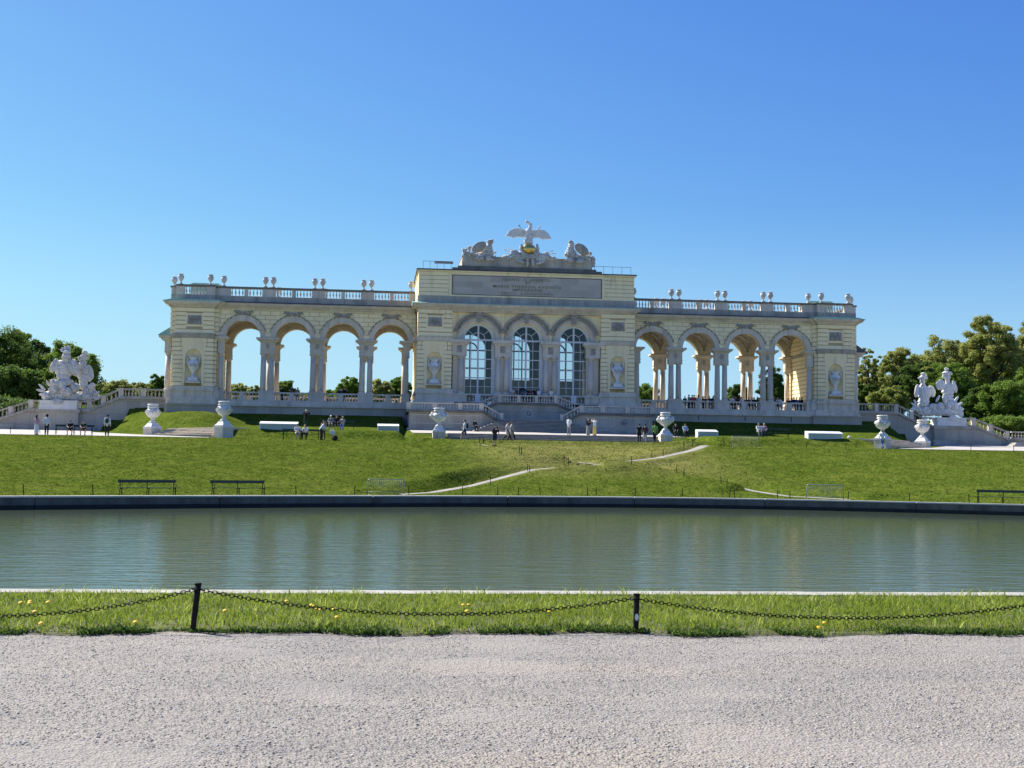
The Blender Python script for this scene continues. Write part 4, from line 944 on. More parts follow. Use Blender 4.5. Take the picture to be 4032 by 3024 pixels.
# ------------------------------------------------------------------ wing walls with raking balustrades
for s in SIDE:
    lab='left' if s<0 else 'right'
    wt=thing('terrace_wall','grey stone stair wall with sloping balustrade, beyond the %s end of the arcade'%lab,'wall',(s*47,.3,5.2),group='stair walls at both ends of the palace')
    def wb(mb,name,m): 
        o=mb.build(name,m,wt);o.matrix_parent_inverse=wt.matrix_basis.inverted();return o
    top=[(37.9,8.62),(42.9,8.62),(46.0,7.2),(52.1,7.2),(56.2,5.75)]
    xe=56.2
    P=[(s*37.9,4.5)]+[(s*a,b) for a,b in top]+[(s*xe,4.5)]
    mb=MB();mb.prism(P,.3,1.0);wb(mb,'wall_face',STW)
    mb=MB();mb.box(s*47.0,s*51.05,-.35,.35,4.5,7.2);wb(mb,'sculpture_buttress',STK)
    mb=MB();P=[(s*a,b) for a,b in top]+[(s*a,b+.22) for a,b in top[::-1]]
    mb.prism(P,.05,1.15);mb.box(s*46.85,s*51.2,-.5,.05,7.0,7.36);wb(mb,'wall_coping',STD)
    mb=MB();mb.box(s*43.6,s*xe,.12,.3,4.4,5.75);mb.box(s*46.8,s*51.2,-.5,-.35,4.4,5.75);wb(mb,'wall_footing',STD)
    def seg_(a,za,b,zb):
        o=balustrade(s*a,s*b,.6,za+.22,.92,parent=wt,z1=zb+.22,sp=.36,rail=.16,foot=.12,m=STD);o.matrix_parent_inverse=wt.matrix_basis.inverted()
    seg_(38.3,8.62,40.3,8.62);seg_(40.8,8.62,42.6,8.62);seg_(43.2,8.5,44.5,7.9);seg_(44.9,7.7,45.9,7.25);seg_(46.3,7.2,47.1,7.2);seg_(51.1,7.2,51.9,7.2);seg_(52.4,7.1,53.9,6.55);seg_(54.3,6.42,56.0,5.82)
    for X,z in((38.1,8.62),(40.55,8.62),(42.9,8.6),(44.7,7.78),(46.1,7.2),(52.1,7.18),(54.1,6.45),(56.1,5.75)):
        mb=MB();mb.box(s*X-.22,s*X+.22,.42,.8,z+.1,z+1.18);wb(mb,'balustrade_block',STO)
    if s>0:
        mb=MB();mb.box(56.3,80,.3,1.0,4.4,5.95);mb.box(56.2,80,.1,1.2,5.95,6.1);wb(mb,'low_wall',STD)
        for q in range(4):
            o=balustrade(56.6+q*2.6,58.8+q*2.6,.6,6.1,.8,parent=wt,sp=.34,m=STD);o.matrix_parent_inverse=wt.matrix_basis.inverted()
            mb=MB();mb.box(58.8+q*2.6,59.2+q*2.6,.4,.8,6.1,6.92);wb(mb,'balustrade_block',STO)
        for k in range(5):
            mb=MB();mb.box(54.6+k*.3,62,-3.5+k*.35,.1,4.9+k*.13-.2,4.9+k*.13+.13);wb(mb,'step',GVL2)
# diagonal side steps between the outer urn pedestals
for s in SIDE:
    st=thing('garden_steps','broad stone garden steps rising between two white urns at the %s corner'%('left' if s<0 else 'right'),'steps',(s*32.1,-26.3,4.1),group='diagonal garden steps')
    d=Vector((s*7.0,7.4,0)).normalized();nrm=Vector((-s*7.4,7.0,0)).normalized() # inward
    c=Vector((s*32.1,-26.3,0))
    for k in range(5):
        a=c+nrm*(-.75+k*.42);b=c+nrm*4.2;h=4.3;z=4.18+k*.15
        pl=[a-d*h,a+d*h,b+d*h,b-d*h];mb=MB();mb.prism([(p.x,p.y) for p in pl],z+.08,z+.15,'z');m2=MB();pl2=[(p+(nrm*.09 if i<2 else nrm*0)) for i,p in enumerate(pl)];m2.prism([(p.x,p.y) for p in pl2],z-.3,z+.08,'z');o2=m2.build('step_riser',STD,st);o2.matrix_parent_inverse=st.matrix_basis.inverted();o=mb.build('step_tread',STO,st);o.matrix_parent_inverse=st.matrix_basis.inverted()  # riser stone darker than the tread, nosing shade put into its colour
# ------------------------------------------------------------------ lawn urns
URNP=[(.20,.50),(.33,.52),(.30,.60),(.16,.70),(.14,.80),(.20,.88),(.18,.92),(.36,1.0),(.52,1.13),(.60,1.3),(.62,1.45),(.58,1.6),(.52,1.68),(.40,1.74),(.38,1.8),(.50,1.86),(.52,1.9),(.44,1.94),(.43,2.04),(.50,2.08),(.46,2.15),(.34,2.13)]
def make_urn():
    t=thing('garden_urn','x','urn')
    mb=MB();mb.box(-.56,.56,-.56,.56,-.25,.74);mb.build('pedestal_block',STO,t)
    Z=.74
    mb=MB();mb.box(-.59,.59,-.59,.59,Z,Z+.10);mb.box(-.56,.56,-.56,.56,Z+.10,Z+.17);mb.sqlathe([(.52,.17),(.47,.22),(.41,.30),(.35,.40),(.32,.50)],(0,0,Z));mb.build('plinth',WHT,t)
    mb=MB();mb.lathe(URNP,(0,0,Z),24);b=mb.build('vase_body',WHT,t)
    mb=MB()
    for q in range(16): a=2*PI*q/16;mb.ell((.62*math.cos(a),.62*math.sin(a),Z+1.50+.10*math.cos(a*4)),(.10,.10,.08),seg=7,rings=5)
    mb.build('garland',WHD,b)
    mb=MB()
    for q in range(12): a=2*PI*q/12;mb.ell((.40*math.cos(a),.40*math.sin(a),Z+2.1),(.10,.10,.08),seg=6,rings=4)
    mb.build('rim_ornament',WHD,b)
    for sx in(-1,1):
        mb=MB();mb.tube([(sx*.50,0,Z+1.25),(sx*.68,0,Z+1.35),(sx*.74,0,Z+1.55),(sx*.66,0,Z+1.72),(sx*.5,0,Z+1.74)],[.07,.11,.12,.10,.06],8);mb.ell((sx*.70,0,Z+1.5),(.11,.13,.17));mb.build('handle_mask',WHT,t)
    return t
URNS=[(-28.57,-30.0,4.15,-.76,'white stone urn on tall block beside the left garden steps, nearer the centre'),
 (-35.6,-22.6,4.15,-.76,'white stone urn left of the left garden steps, below the grass mound'),
 (-10.32,-24.5,4.2,0,'white stone urn in front of the left staircase wall'),
 (10.32,-24.5,4.2,0,'white stone urn right of the central steps, beside three walking people'),
 (28.59,-30.0,4.05,.76,'white stone urn at the right garden steps with a person standing before it'),
 (35.58,-22.6,4.05,.76,'white stone urn in front of the right stair wall, right of the garden steps')]
proto=make_urn()
for i,(X,Y,z,r,l) in enumerate(URNS):
    o=proto if i==0 else copy_tree(proto)
    o.location=(X,Y,z);o.rotation_euler=(0,0,r);o['label']=l;o['group']='white garden urns on stone blocks'
# ------------------------------------------------------------------ roof urns
mb=MB();mb.lathe([(.20,0),(.20,.07),(.10,.14),(.06,.24),(.09,.30),(.20,.42),(.30,.60),(.33,.75),(.30,.88),(.20,.95),(.21,.99),(.27,1.02),(.28,1.07),(.2,1.1),(.08,1.12)],(0,0,.06),16)
mb.box(-.22,.22,-.22,.22,0,.07);rm=mb.mesh('roof_urn');rm.materials.append(WHD)
pos=[]
for s in SIDE:
    sd_='left' if s<0 else 'right'
    for i in range(3):
        for q,nm in((-1,'left'),(1,'right')): pos.append((s*(O1+(i+.5)*BAY)+q*.42,0,20.9,'pale roof urn, %s of the pair above the %s pier from the centre, %s arcade'%(nm,('first','second','third')[i],sd_)))
    pos+=[(s*12.34,0,20.9,'pale roof urn on the parapet beside the centre block, %s side'%sd_),(s*32.4,0,20.9,'pale roof urn where the %s arcade meets its end pavilion'%sd_),
      (s*33.75,-.5,20.92,'pale roof urn on the inner front corner of the %s pavilion'%sd_),(s*36.85,-.5,20.92,'pale roof urn on the outer front corner of the %s pavilion'%sd_),(s*37.75,1.0,20.8,'pale roof urn lowest and outermost on the %s pavilion'%sd_)]
    for i in range(3):
        for q,nm in((-1,'left'),(1,'right')): pos.append((s*(O1+(i+.5)*BAY)+q*.42,YB+.5,20.9,'rim of a rear roof urn behind the %s parapet, %s one, pier %s from centre'%(sd_,nm,('one','two','three')[i])))
for i,(X,Y,z,l) in enumerate(pos):
    o=bpy.data.objects.new('roof_urn',rm);C.objects.link(o);o.location=(X,Y,z);tag(o,l,'urn','roof urns along the parapet')
# ------------------------------------------------------------------ niche vases
VP=[(.30,.62),(.20,.70),(.15,.85),(.15,1.05),(.22,1.12),(.20,1.16),(.34,1.36),(.52,1.66),(.62,1.95),(.64,2.15),(.56,2.3),(.42,2.4),(.36,2.5),(.40,2.62),(.50,2.70),(.52,2.76),(.4,2.78)]
def make_vase():
    t=thing('niche_vase','x','vase')
    mb=MB();mb.box(-.78,.78,-.25,.5,0,.12);mb.box(-.72,.72,-.20,.45,.12,.18);mb.sqlathe([(.66,.18),(.55,.28),(.47,.36),(.45,.5),(.50,.55),(.48,.62)],(0,.05,0));mb.build('plinth',WHT,t)
    mb=MB();mb.lathe(VP,(0,.05,0),22,sy=.8);b=mb.build('vase_body',WHT,t)
    mb=MB()
    for q in range(9): u=-.55+q*.1375;mb.ell((u,.05-.8*math.sqrt(max(.02,.64**2-u*u)),2.0-.13*math.cos(q*2.2)),(.09,.07,.12),seg=7,rings=5)
    mb.tube([(-.5,-.3,2.1),(-.2,-.52,1.78),(.05,-.55,1.95),(.3,-.5,1.7),(.5,-.3,2.1)],[.04,.06,.05,.06,.04],6);mb.build('relief_band',WHD,b)
    for sx in(-1,1):
        mb=MB();mb.tube([(sx*.60,.0,2.0),(sx*.74,-.05,2.25),(sx*.55,-.08,2.42),(sx*.66,-.08,2.65),(sx*.60,-.05,2.86),(sx*.44,0,2.80)],[.05,.07,.06,.07,.07,.05],8);mb.build('handle',WHT,t)
    return t
pv=make_vase()
for i,(X,Y,z,l) in enumerate([(-35.25,-.78,10.38,'white handled vase in the arched niche of the left end pavilion'),(-9.86,CY+.12,10.48,'white handled vase in the niche left of the three tall windows'),(9.86,CY+.12,10.48,'white handled vase in the niche right of the three tall windows'),(35.25,-.78,10.38,'white handled vase in the arched niche of the right end pavilion')]):
    o=pv if i==0 else copy_tree(pv);o.location=(X,Y,z);o['label']=l;o['group']='white vases standing in the wall niches'
# ------------------------------------------------------------------ carved stone
def carve(me,amp,f,seed=0):
    n=[v.normal.copy() for v in me.vertices]
    for v,nn in zip(me.vertices,n):
        p=v.co*f+Vector((seed,0,seed));d=noise.noise(p)+.5*noise.noise(p*2.3)+.5*(.35-2*abs(noise.noise(Vector((p.x*1.6,p.y*1.6,p.z*.9)))));v.co+=nn*amp*d
def R2(a): return Matrix.Rotation(a,3,'Y')
def sculpt(name,parent,pieces,P,S,m,vox=.042,amp=.035,f=4,folds=None):
    """pieces (u,v,ru,rv,rot_deg,depth,thick) in drawing units -> one fused mesh"""
    mb=MB()
    for (u,v,ru,rv,rot,dy,th) in pieces:
        X,Z=P(u,v);mb.ell((X,dy,Z),(ru*S,th,rv*S),R2(math.radians(rot)),12,9)
    me=fuse(mb,name,vox,2);carve(me,amp*1.15,f,len(pieces));carve(me,amp*.22,f*2.6,3+len(pieces));o=meshobj(me,name,m,parent);o.matrix_parent_inverse=parent.matrix_basis.inverted();return o
def trophy_left():
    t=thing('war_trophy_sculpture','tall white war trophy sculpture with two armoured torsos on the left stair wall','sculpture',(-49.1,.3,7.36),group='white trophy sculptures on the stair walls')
    S=.1628/36.5;P=lambda u,v:(-49.05+(u-715)*S,7.40+(1592-v)*S)
    mb=MB();x0=P(280,0)[0];x1=P(1150,0)[0]
    mb.box(x0,x1,-.55,1.7,7.36,7.45);mb.box(x0+.05,x1-.05,-.5,1.6,7.45,8.2);mb.box(x0-.03,x1+.03,-.58,1.7,8.2,8.3);o=mb.build('sculpture_base',WHT,t);o.matrix_parent_inverse=t.matrix_basis.inverted()
    K=lambda n,pc,**k:sculpt(n,t,pc,P,S,k.pop('m',WHD),**k)
    K('heap_of_arms',[(640,1270,330,140,0,.3,.6),(900,1290,330,120,0,.5,.6),(1250,1280,300,130,0,.9,.55),(450,1290,160,110,0,.1,.5),(1450,1250,150,120,0,.9,.4),(1330,1150,170,90,-12,.8,.35),(1400,1040,110,80,-40,.7,.3),(600,1130,130,110,0,-.1,.4),(880,1190,150,110,20,-.2,.35),(1050,1080,120,130,-30,.1,.4)],amp=.09,f=3)
    K('crouching_figure',[(620,1010,110,120,15,-.2,.4),(560,960,70,70,0,-.3,.3),(610,1120,70,120,10,-.35,.3),(790,1010,90,130,0,-.2,.4),(820,1110,70,120,-10,-.35,.3)],amp=.06)
    K('cuirass',[(830,620,190,230,0,.2,.5),(770,830,160,110,0,.2,.42),(800,500,220,80,0,.2,.4),(660,660,80,130,10,.1,.3),(830,940,190,90,0,.2,.45)],amp=.05)
    K('helmet',[(830,360,105,120,0,.15,.42),(800,440,70,70,0,.15,.3),(840,240,100,60,0,.15,.4),(720,200,55,22,25,.1,.15),(800,160,40,70,-10,.2,.14),(870,140,60,60,20,.25,.16),(740,170,30,60,-30,.2,.1)],amp=.05,f=5)
    K('winged_shield',[(560,570,85,175,22,-.05,.12),(530,600,60,120,25,-.12,.1)],amp=.03)
    K('draped_shield',[(1020,600,130,215,-20,.25,.3),(980,470,90,80,0,.3,.3)],amp=.05)
    K('second_cuirass',[(1200,640,130,160,0,.9,.42),(1170,500,90,90,0,.9,.35),(1190,790,140,100,0,.9,.4),(1210,900,110,120,0,.9,.4),(1210,1020,110,100,0,.9,.4)],amp=.05)
    K('second_helmet',[(1190,340,80,90,0,.9,.32),(1210,230,70,60,20,.9,.25),(1110,370,50,70,0,.85,.2),(1265,340,50,45,0,.9,.2)],amp=.05,f=5)
    K('wing',[(1360,690,75,185,-14,.9,.13),(1330,800,60,130,-10,.85,.12)],amp=.03)
    for u,v,a,L in((300,1080,40,110),(270,1165,12,110),(320,1250,-6,90),(430,990,62,80),(1560,1200,-35,90),(1570,1320,-10,80)): K('banner_tip',[(u,v,L,34,a,.1,.12)],vox=.045,amp=.02)
    K('cartouche',[(690,1420,170,70,0,-.55,.12),(690,1450,90,60,0,-.6,.12)],vox=.045,amp=.05,f=5)
def trophy_right():
    t=thing('war_trophy_sculpture','bright white war trophy sculpture with two helmeted torsos on the right stair wall','sculpture',(49.1,.3,7.36),group='white trophy sculptures on the stair walls')
    S=.1687/36.5;P=lambda u,v:(49.0+(u-1145)*S,7.40+(1590-v)*S)
    x0=P(765,0)[0];x1=P(1525,0)[0]
    mb=MB();mb.box(x0,x1,-.55,1.7,7.36,7.45);mb.box(x0+.05,x1-.05,-.5,1.6,7.45,8.2);mb.box(x0-.03,x1+.03,-.58,1.7,8.2,8.3);o=mb.build('sculpture_base',WHT,t);o.matrix_parent_inverse=t.matrix_basis.inverted()
    K=lambda n,pc,**k:sculpt(n,t,pc,P,S,k.pop('m',WHT),**k)
    K('heap_of_arms',[(1150,1240,330,110,0,.2,.6),(640,1240,260,130,0,.9,.5),(900,1250,180,100,0,.5,.5),(420,1200,190,80,12,.9,.35),(1400,1180,110,90,20,.3,.35),(920,1110,110,90,-20,.1,.3),(1440,1290,80,80,0,.2,.3),(780,1130,110,80,0,.5,.4)],amp=.09,f=3)
    K('second_cuirass',[(600,760,200,150,0,.9,.45),(560,680,120,90,0,.9,.4),(575,880,160,70,0,.9,.4)],amp=.04)
    K('tunic_skirt',[(565,1000,150,90,0,.9,.42),(560,1070,155,60,0,.9,.42),(570,940,130,50,0,.9,.38)],amp=.04)
    K('second_helmet',[(545,400,75,60,0,.9,.3),(540,500,62,80,0,.9,.28),(545,600,75,60,0,.9,.3),(465,420,50,28,10,.85,.14),(555,310,60,30,0,.9,.2),(650,390,30,70,0,.95,.12)],amp=.05,f=5)
    K('round_shield',[(385,740,60,170,10,.85,.16)],amp=.03)
    K('second_shield',[(770,740,90,150,-16,.8,.2)],amp=.03)
    K('cuirass',[(1120,660,150,150,0,.2,.42),(1120,760,170,70,0,.2,.4),(1130,850,130,80,0,.2,.38),(1150,940,130,70,0,.2,.38)],amp=.05)
    K('helmet',[(1100,300,125,65,0,.15,.34),(1100,390,90,70,0,.15,.3),(1110,490,60,70,0,.15,.25),(1195,300,50,28,10,.1,.15),(1090,190,60,30,0,.2,.18),(1000,370,28,70,0,.15,.15)],amp=.05,f=5)
    K('winged_shield',[(910,590,125,140,28,-.05,.12)],amp=.03)
    K('wing',[(1300,620,62,160,-16,.2,.12)],amp=.03)
    K('quiver',[(1000,950,62,125,-12,-.15,.24),(1030,1060,35,60,-12,-.2,.12)],amp=.03)
    K('crouching_figure',[(1090,1120,60,130,0,-.2,.3),(1250,1110,90,140,0,-.2,.35),(1170,1060,80,90,0,-.15,.3)],amp=.06)
    for u,v,a,L in((290,1020,60,70),(260,1090,28,110),(230,1200,5,80),(870,930,-60,110),(1350,930,-50,100),(1430,1060,-35,110),(1480,1190,-22,80)): K('banner_tip',[(u,v,L,34,a,.3,.12)],vox=.045,amp=.02)
    K('cartouche',[(1180,1420,150,60,0,-.55,.12),(1180,1390,90,60,0,-.6,.12)],vox=.045,amp=.05,f=5)
trophy_left();trophy_right()
# roof sculptures
def eagle():
    t=thing('eagle_sculpture','stone eagle with spread wings on a gilded ball, crowning the centre block','sculpture',(.1,-3,24.5))
    S=.0036;P=lambda u,v:(.1+(u-885)*S,24.5+(1300-v)*S);Y=-2.9
    K=lambda n,pc,**k:sculpt(n,t,[(a,b,c,d,e,k.get('yy',Y)+f_,g) for a,b,c,d,e,f_,g in pc],P,S,k.pop('m',WHD),vox=k.pop('vox',.04),**{q:v for q,v in k.items() if q!='yy'})
    K('eagle_body',m=WHT,pc=[(890,500,105,130,8,0,.33),(920,640,110,130,0,0,.33),(900,770,125,110,0,0,.34),(810,800,60,90,0,-.1,.2),(980,800,50,110,0,-.1,.2),(945,370,60,90,-8,0,.2),(960,280,50,60,0,0,.17),(900,215,55,35,25,0,.14),(830,185,55,42,0,0,.14),(845,215,40,30,20,-.05,.12)],amp=.03,f=7,vox=.035)
    for nm,pts,ot in(('eagle_wing',[(830,455),(620,385),(450,400),(300,480),(190,655),(300,650),(400,665),(440,700),(540,655),(760,665)],0),('eagle_wing',[(970,455),(1190,395),(1370,425),(1505,530),(1590,675),(1480,700),(1400,680),(1360,715),(1260,690),(1220,660),(1050,665)],0)):
        mb=MB();pl=[P(*p) for p in pts];mb.prism(pl,Y-.10,Y+.10)
        for q in range(6):
            pass
        o=mb.build(nm,WHT,t);o.matrix_parent_inverse=t.matrix_basis.inverted();bv=o.modifiers.new('b','BEVEL');bv.width=.05;bv.segments=2
    for a,b in(((570,280),(840,720)),((1240,290),(1010,700))):
        mb=MB();A=P(*a);B=P(*b);mb.tube([(A[0],Y-.3,A[1]),(B[0],Y-.3,B[1])],[.03,.05],6);mb.ell((A[0]+(B[0]-A[0])*.12,Y-.3,A[1]+(B[1]-A[1])*.12),(.08,.08,.2),R2(math.atan2(A[0]-B[0],A[1]-B[1])));o=mb.build('sceptre',WHD,t);o.matrix_parent_inverse=t.matrix_basis.inverted()
    mb=MB();c=P(900,1045);mb.ell((c[0],Y-.35,c[1]),(.76,.7,.60),seg=28,rings=18);o=mb.build('gilded_ball',GOLD,t);o.matrix_parent_inverse=t.matrix_basis.inverted()
    K('flag_drapery',yy=-3.35,pc=[(560,1280,200,160,28,0,.32),(440,1180,110,130,30,0,.25),(1280,1290,200,150,-28,0,.32),(1430,1220,100,130,-20,0,.25),(900,1260,240,90,0,0,.4),(700,1160,120,90,0,0,.3),(1130,1170,110,100,0,0,.3),(650,1420,140,50,18,-.2,.16),(1220,1440,140,50,-18,-.2,.16),(850,1430,45,160,0,-.3,.16),(1010,1430,45,150,-5,-.3,.16),(660,990,45,110,15,0,.2),(1160,1000,45,130,-10,0,.2)],amp=.07,f=5)
    for a,b in(((180,1060),(420,1200)),((290,1010),(560,1120)),((1610,1050),(1150,1250)),((1700,1120),(1350,1200))):
        mb=MB();A=P(*a);B=P(*b);mb.tube([(A[0],Y-.1,A[1]),(B[0],Y-.1,B[1])],.045,6);mb.ell((A[0],Y-.1,A[1]),(.13,.06,.07),R2(-.5 if a[0]<900 else .5));o=mb.build('lance',WHD,t);o.matrix_parent_inverse=t.matrix_basis.inverted()
    for u in(210,1620): K('scroll_ornament',yy=-3.3,pc=[(u,1290,140,60,-12 if u<900 else 12,0,.3),(u+(60 if u<900 else -60),1340,110,50,0,0,.3)],amp=.06,f=6)
eagle()
def armour(left):
    s=-1 if left else 1;t=thing('armour_sculpture','carved stone armour with oval shield on the %s end of the roof plinth'%('left' if left else 'right'),'sculpture',(s*5.5,-3,24.5),group='armour sculptures beside the eagle')
    S=.0904/37.4;Y=-3.0
    if left: P=lambda u,v:((1780+u*.0904-2072)/37.4+.1,24.5+(985-v)*S)
    else: P=lambda u,v:((2190+u*.0904-2072)/37.4+.1,24.5+(1150-v)*S)
    K=lambda n,pc,**k:sculpt(n,t,[(a,b,c,d,e,k.get('yy',Y)+f_,g) for a,b,c,d,e,f_,g in pc],P,S,k.pop('m',WHD),vox=k.pop('vox',.04),**{q:v for q,v in k.items() if q!='yy'})
    if left:
        K('oval_shield',[(1010,590,370,225,-32,-.55,.16)],amp=.02,m=STD);K('cuirass',[(1430,620,220,230,0,0,.45),(1280,840,240,220,0,0,.45),(1500,830,200,250,0,0,.45),(900,930,260,130,0,0,.4),(1100,900,200,110,0,0,.4),(1560,970,130,110,0,0,.3)],amp=.06,f=5)
        K('helmet',[(1510,300,150,110,25,0,.3),(1480,430,120,120,0,0,.3),(1590,270,80,90,-20,0,.25)],amp=.05,f=6,m=STD);K('mace_head',[(600,590,105,90,0,0,.22),(590,720,60,110,0,0,.16)],amp=.03,m=STD)
        K('cloth_folds',yy=-3.2,pc=[(1020,1070,210,130,0,-.35,.22),(1420,1060,130,130,0,-.35,.2),(1590,1120,110,60,10,-.35,.2)],amp=.07,f=6);K('oak_leaves',yy=-3.3,pc=[(370,780,90,110,0,0,.22),(350,960,90,130,0,0,.22),(350,1140,90,140,0,0,.22),(520,880,110,100,0,0,.25),(700,900,110,90,0,0,.25),(300,700,50,50,0,0,.15),(450,700,40,60,0,0,.15)],amp=.09,f=7)
        K('cannon_muzzle',[(1740,760,100,50,-25,.2,.16),(1750,930,60,60,0,.2,.16)],amp=.02)
    else:
        K('oval_shield',[(1080,710,380,225,38,-.55,.16)],amp=.02,m=STD);K('cuirass',[(620,900,280,260,0,0,.45),(600,720,170,200,0,0,.4),(1150,1020,260,150,0,0,.4),(850,1000,200,130,0,0,.4),(640,520,130,170,-12,0,.3)],amp=.06,f=5)
        K('helmet',[(610,360,95,110,-20,0,.26),(680,430,90,120,-35,0,.26),(545,300,38,50,0,0,.14)],amp=.04,f=6,m=STD);K('mace_head',[(1490,850,95,100,0,0,.22)],amp=.03,m=STD)
        K('cloth_folds',yy=-3.2,pc=[(560,1200,180,120,20,-.35,.22),(1020,1240,210,130,-5,-.35,.22),(480,930,60,170,12,-.25,.16),(360,960,40,110,18,-.1,.15)],amp=.07,f=6);K('oak_leaves',yy=-3.3,pc=[(1360,1010,130,60,0,0,.25),(1560,1050,120,80,0,0,.25),(1640,1150,90,90,0,0,.22),(1640,1280,80,90,0,0,.2),(1640,1400,60,70,0,0,.18),(1350,1110,110,70,0,0,.22)],amp=.09,f=7)
armour(True);armour(False)

# ------------------------------------------------------------------ trees
def leaf_mat(name,a,b,c):
    k=NT(name);n=k.noise(.55,3);g=k.noise(5,2)
    col=k.ramp(n,[(.32,a),(.5,b),(.7,c)]);col=k.mix(.45,col,k.ramp(g,[(.3,tuple(x*.45 for x in b)),(.7,tuple(x*1.7 for x in b))]))
    k.link(col,k.b.inputs['Base Color']);k.b.inputs['Roughness'].default_value=.65;k.b.inputs['Specular IOR Level'].default_value=.2
    t=k.add('ShaderNodeBsdfTranslucent');k.link(col,t.inputs[0]);mx=k.add('ShaderNodeMixShader');mx.inputs[0].default_value=.5
    k.link(k.b.outputs[0],mx.inputs[1]);k.link(t.outputs[0],mx.inputs[2]);k.link(mx.outputs[0],k.n['Material Output'].inputs[0]);return k.m
LM={'dark':leaf_mat('dark_leaves',(0.061,0.115,0.020),(0.088,0.152,0.026),(0.140,0.213,0.036)),
    'mid':leaf_mat('green_leaves',(0.096,0.168,0.022),(0.150,0.237,0.033),(0.229,0.305,0.049)),
    'olive':leaf_mat('olive_leaves',(0.195,0.229,0.057),(0.287,0.312,0.081),(0.423,0.404,0.122)),
    'yellow':leaf_mat('yellow_green_leaves',(0.178,0.220,0.046),(0.262,0.297,0.065),(0.377,0.384,0.091))}
def crown_mesh(name,R,H,nb,leaf,per,mt,seed,sparse=0.,flat=1.):
    """leaf clumps: nb lumps spread through an uneven ellipsoid, each carrying many small leaves"""
    r=np.random.default_rng(seed);C_=[]
    while len(C_)<nb:
        p=r.uniform(-1,1,3)
        d=np.linalg.norm(p)
        if d>1 or d<.25: continue
        q=1+.28*noise.noise(Vector(p*1.7+seed))
        if p[2]<-.75: continue
        C_.append((p[0]*R*q,p[1]*R*q,p[2]*H*q,r.uniform(.12,.22)*R*(1-.35*sparse)))
    C_=np.array(C_);n=nb*per;ci=np.repeat(np.arange(nb),per)
    d=r.standard_normal((n,3));d/=np.linalg.norm(d,axis=1)[:,None];rad=r.uniform(.35,1,n)**.5*(1+.25*r.standard_normal(n))
    P=C_[ci,:3]+d*(C_[ci,3]*rad)[:,None]*np.array([1,1,.72*flat])
    nrm=d+.9*r.standard_normal((n,3))+np.array([0,0,.5]);nrm/=np.linalg.norm(nrm,axis=1)[:,None]
    t=np.cross(nrm,r.standard_normal((n,3)));t/=np.linalg.norm(t,axis=1)[:,None];b=np.cross(nrm,t)
    s=(leaf*r.uniform(.6,1.35,n))[:,None];V=np.stack([P+t*s,P+b*s*.6,P-t*s,P-b*s*.6],1).reshape(-1,3)
    return npmesh(name,V,4,[(0,1,2,3)],LM[mt]),C_
def tree(px,top,half,bot,Y,kind,label,seed,sparse=0.,leaf=None,group='trees around the hilltop palace',trunk=True,nb=None,zbase=None,per=None):
    ctr=at(px,(top+bot)/2,Y);hh=(at(px,top,Y).z-at(px,bot,Y).z);R=half/ppm(Y);H=hh*.5
    zg=zbase if zbase is not None else max(3.5,min(8.2,ground(ctr.x,ctr.y,False)))
    base=Vector((ctr.x,Y,zg))
    t=thing('tree' if trunk else 'shrub',label,'tree' if trunk else 'shrub',base,group=group)
    nb=nb or int(90+R*26);leaf=leaf or .135
    per=per or int((290 if R>4 else 180)*(1-.6*sparse))
    me,Cs=crown_mesh('crown',R*.95,H*.90,nb,leaf,per,kind,seed,sparse)
    o=bpy.data.objects.new('crown',me);C.objects.link(o);o.parent=t;o.location=(0,0,ctr.z-zg)
    mb=MB();q=random.Random(seed);cz=ctr.z-zg
    tr=.035*hh+.1
    mb.tube([(0,0,-.4),(q.uniform(-.2,.2),0,max(.3,cz-H*.6)),(q.uniform(-.4,.4),q.uniform(-.3,.3),cz),(q.uniform(-.6,.6),0,cz+H*.5)],[tr*1.2,tr,tr*.7,tr*.25],8)
    idx=list(range(len(Cs)));q.shuffle(idx)
    for i in idx[:int(14+18*sparse)]:
        c=Cs[i];a=Vector((0,0,cz-H*q.uniform(.15,.75)));e=Vector((c[0],c[1],cz+c[2]));m=a.lerp(e,.5)+Vector((q.uniform(-.4,.4),q.uniform(-.4,.4),-.1*R))
        mb.tube([a,m,e],[tr*.45,tr*.26,tr*.07],5)
    mb.build('trunk',BARK,t);return t
T=tree
GL='trees left of the palace';GR='trees right of the palace';GB='trees and bushes seen through the arches'
T(-30,1296,160,1640,24,'dark','large dark green tree at the left edge of the picture',1,group=GL)
T(105,1318,120,1640,34,'dark','dark tree between the left edge and the left trophy sculpture',2,group=GL)
T(60,1420,120,1660,14,'dark','low dense dark tree above the lower left stair balustrade',3,group=GL)
T(285,1343,112,1640,26,'mid','round green tree right behind the left trophy sculpture',4,group=GL)
T(70,1290,60,1420,44,'olive','sparse twiggy tree top above the dark trees at far left',5,.8,group=GL)
T(250,1500,110,1640,20,'dark','dark low bush behind the base of the left trophy sculpture',6,group=GL,trunk=False)
T(455,1495,80,1600,70,'olive','olive bush behind the sloping balustrade, left of the palace',7,.2,group=GL,trunk=False)
T(560,1505,70,1600,78,'olive','olive bushy tree behind the level balustrade, left of the palace',8,.2,group=GL)
T(630,1472,48,1600,60,'mid','small green tree touching the left end pavilion',9,.2,group=GL)
T(380,1545,60,1610,50,'mid','small green bush right of the left trophy sculpture',10,group=GL,trunk=False)
T(940,1505,60,1610,75,'olive','bare twiggy small tree seen through the first arch from the left',11,.9,group=GB)
T(1010,1515,40,1610,70,'olive','olive bush in the right half of the first arch from the left',12,.3,group=GB,trunk=False)
T(1125,1495,48,1610,72,'mid','green bush beside the left pier of the second arch from the left',13,.2,group=GB,trunk=False)
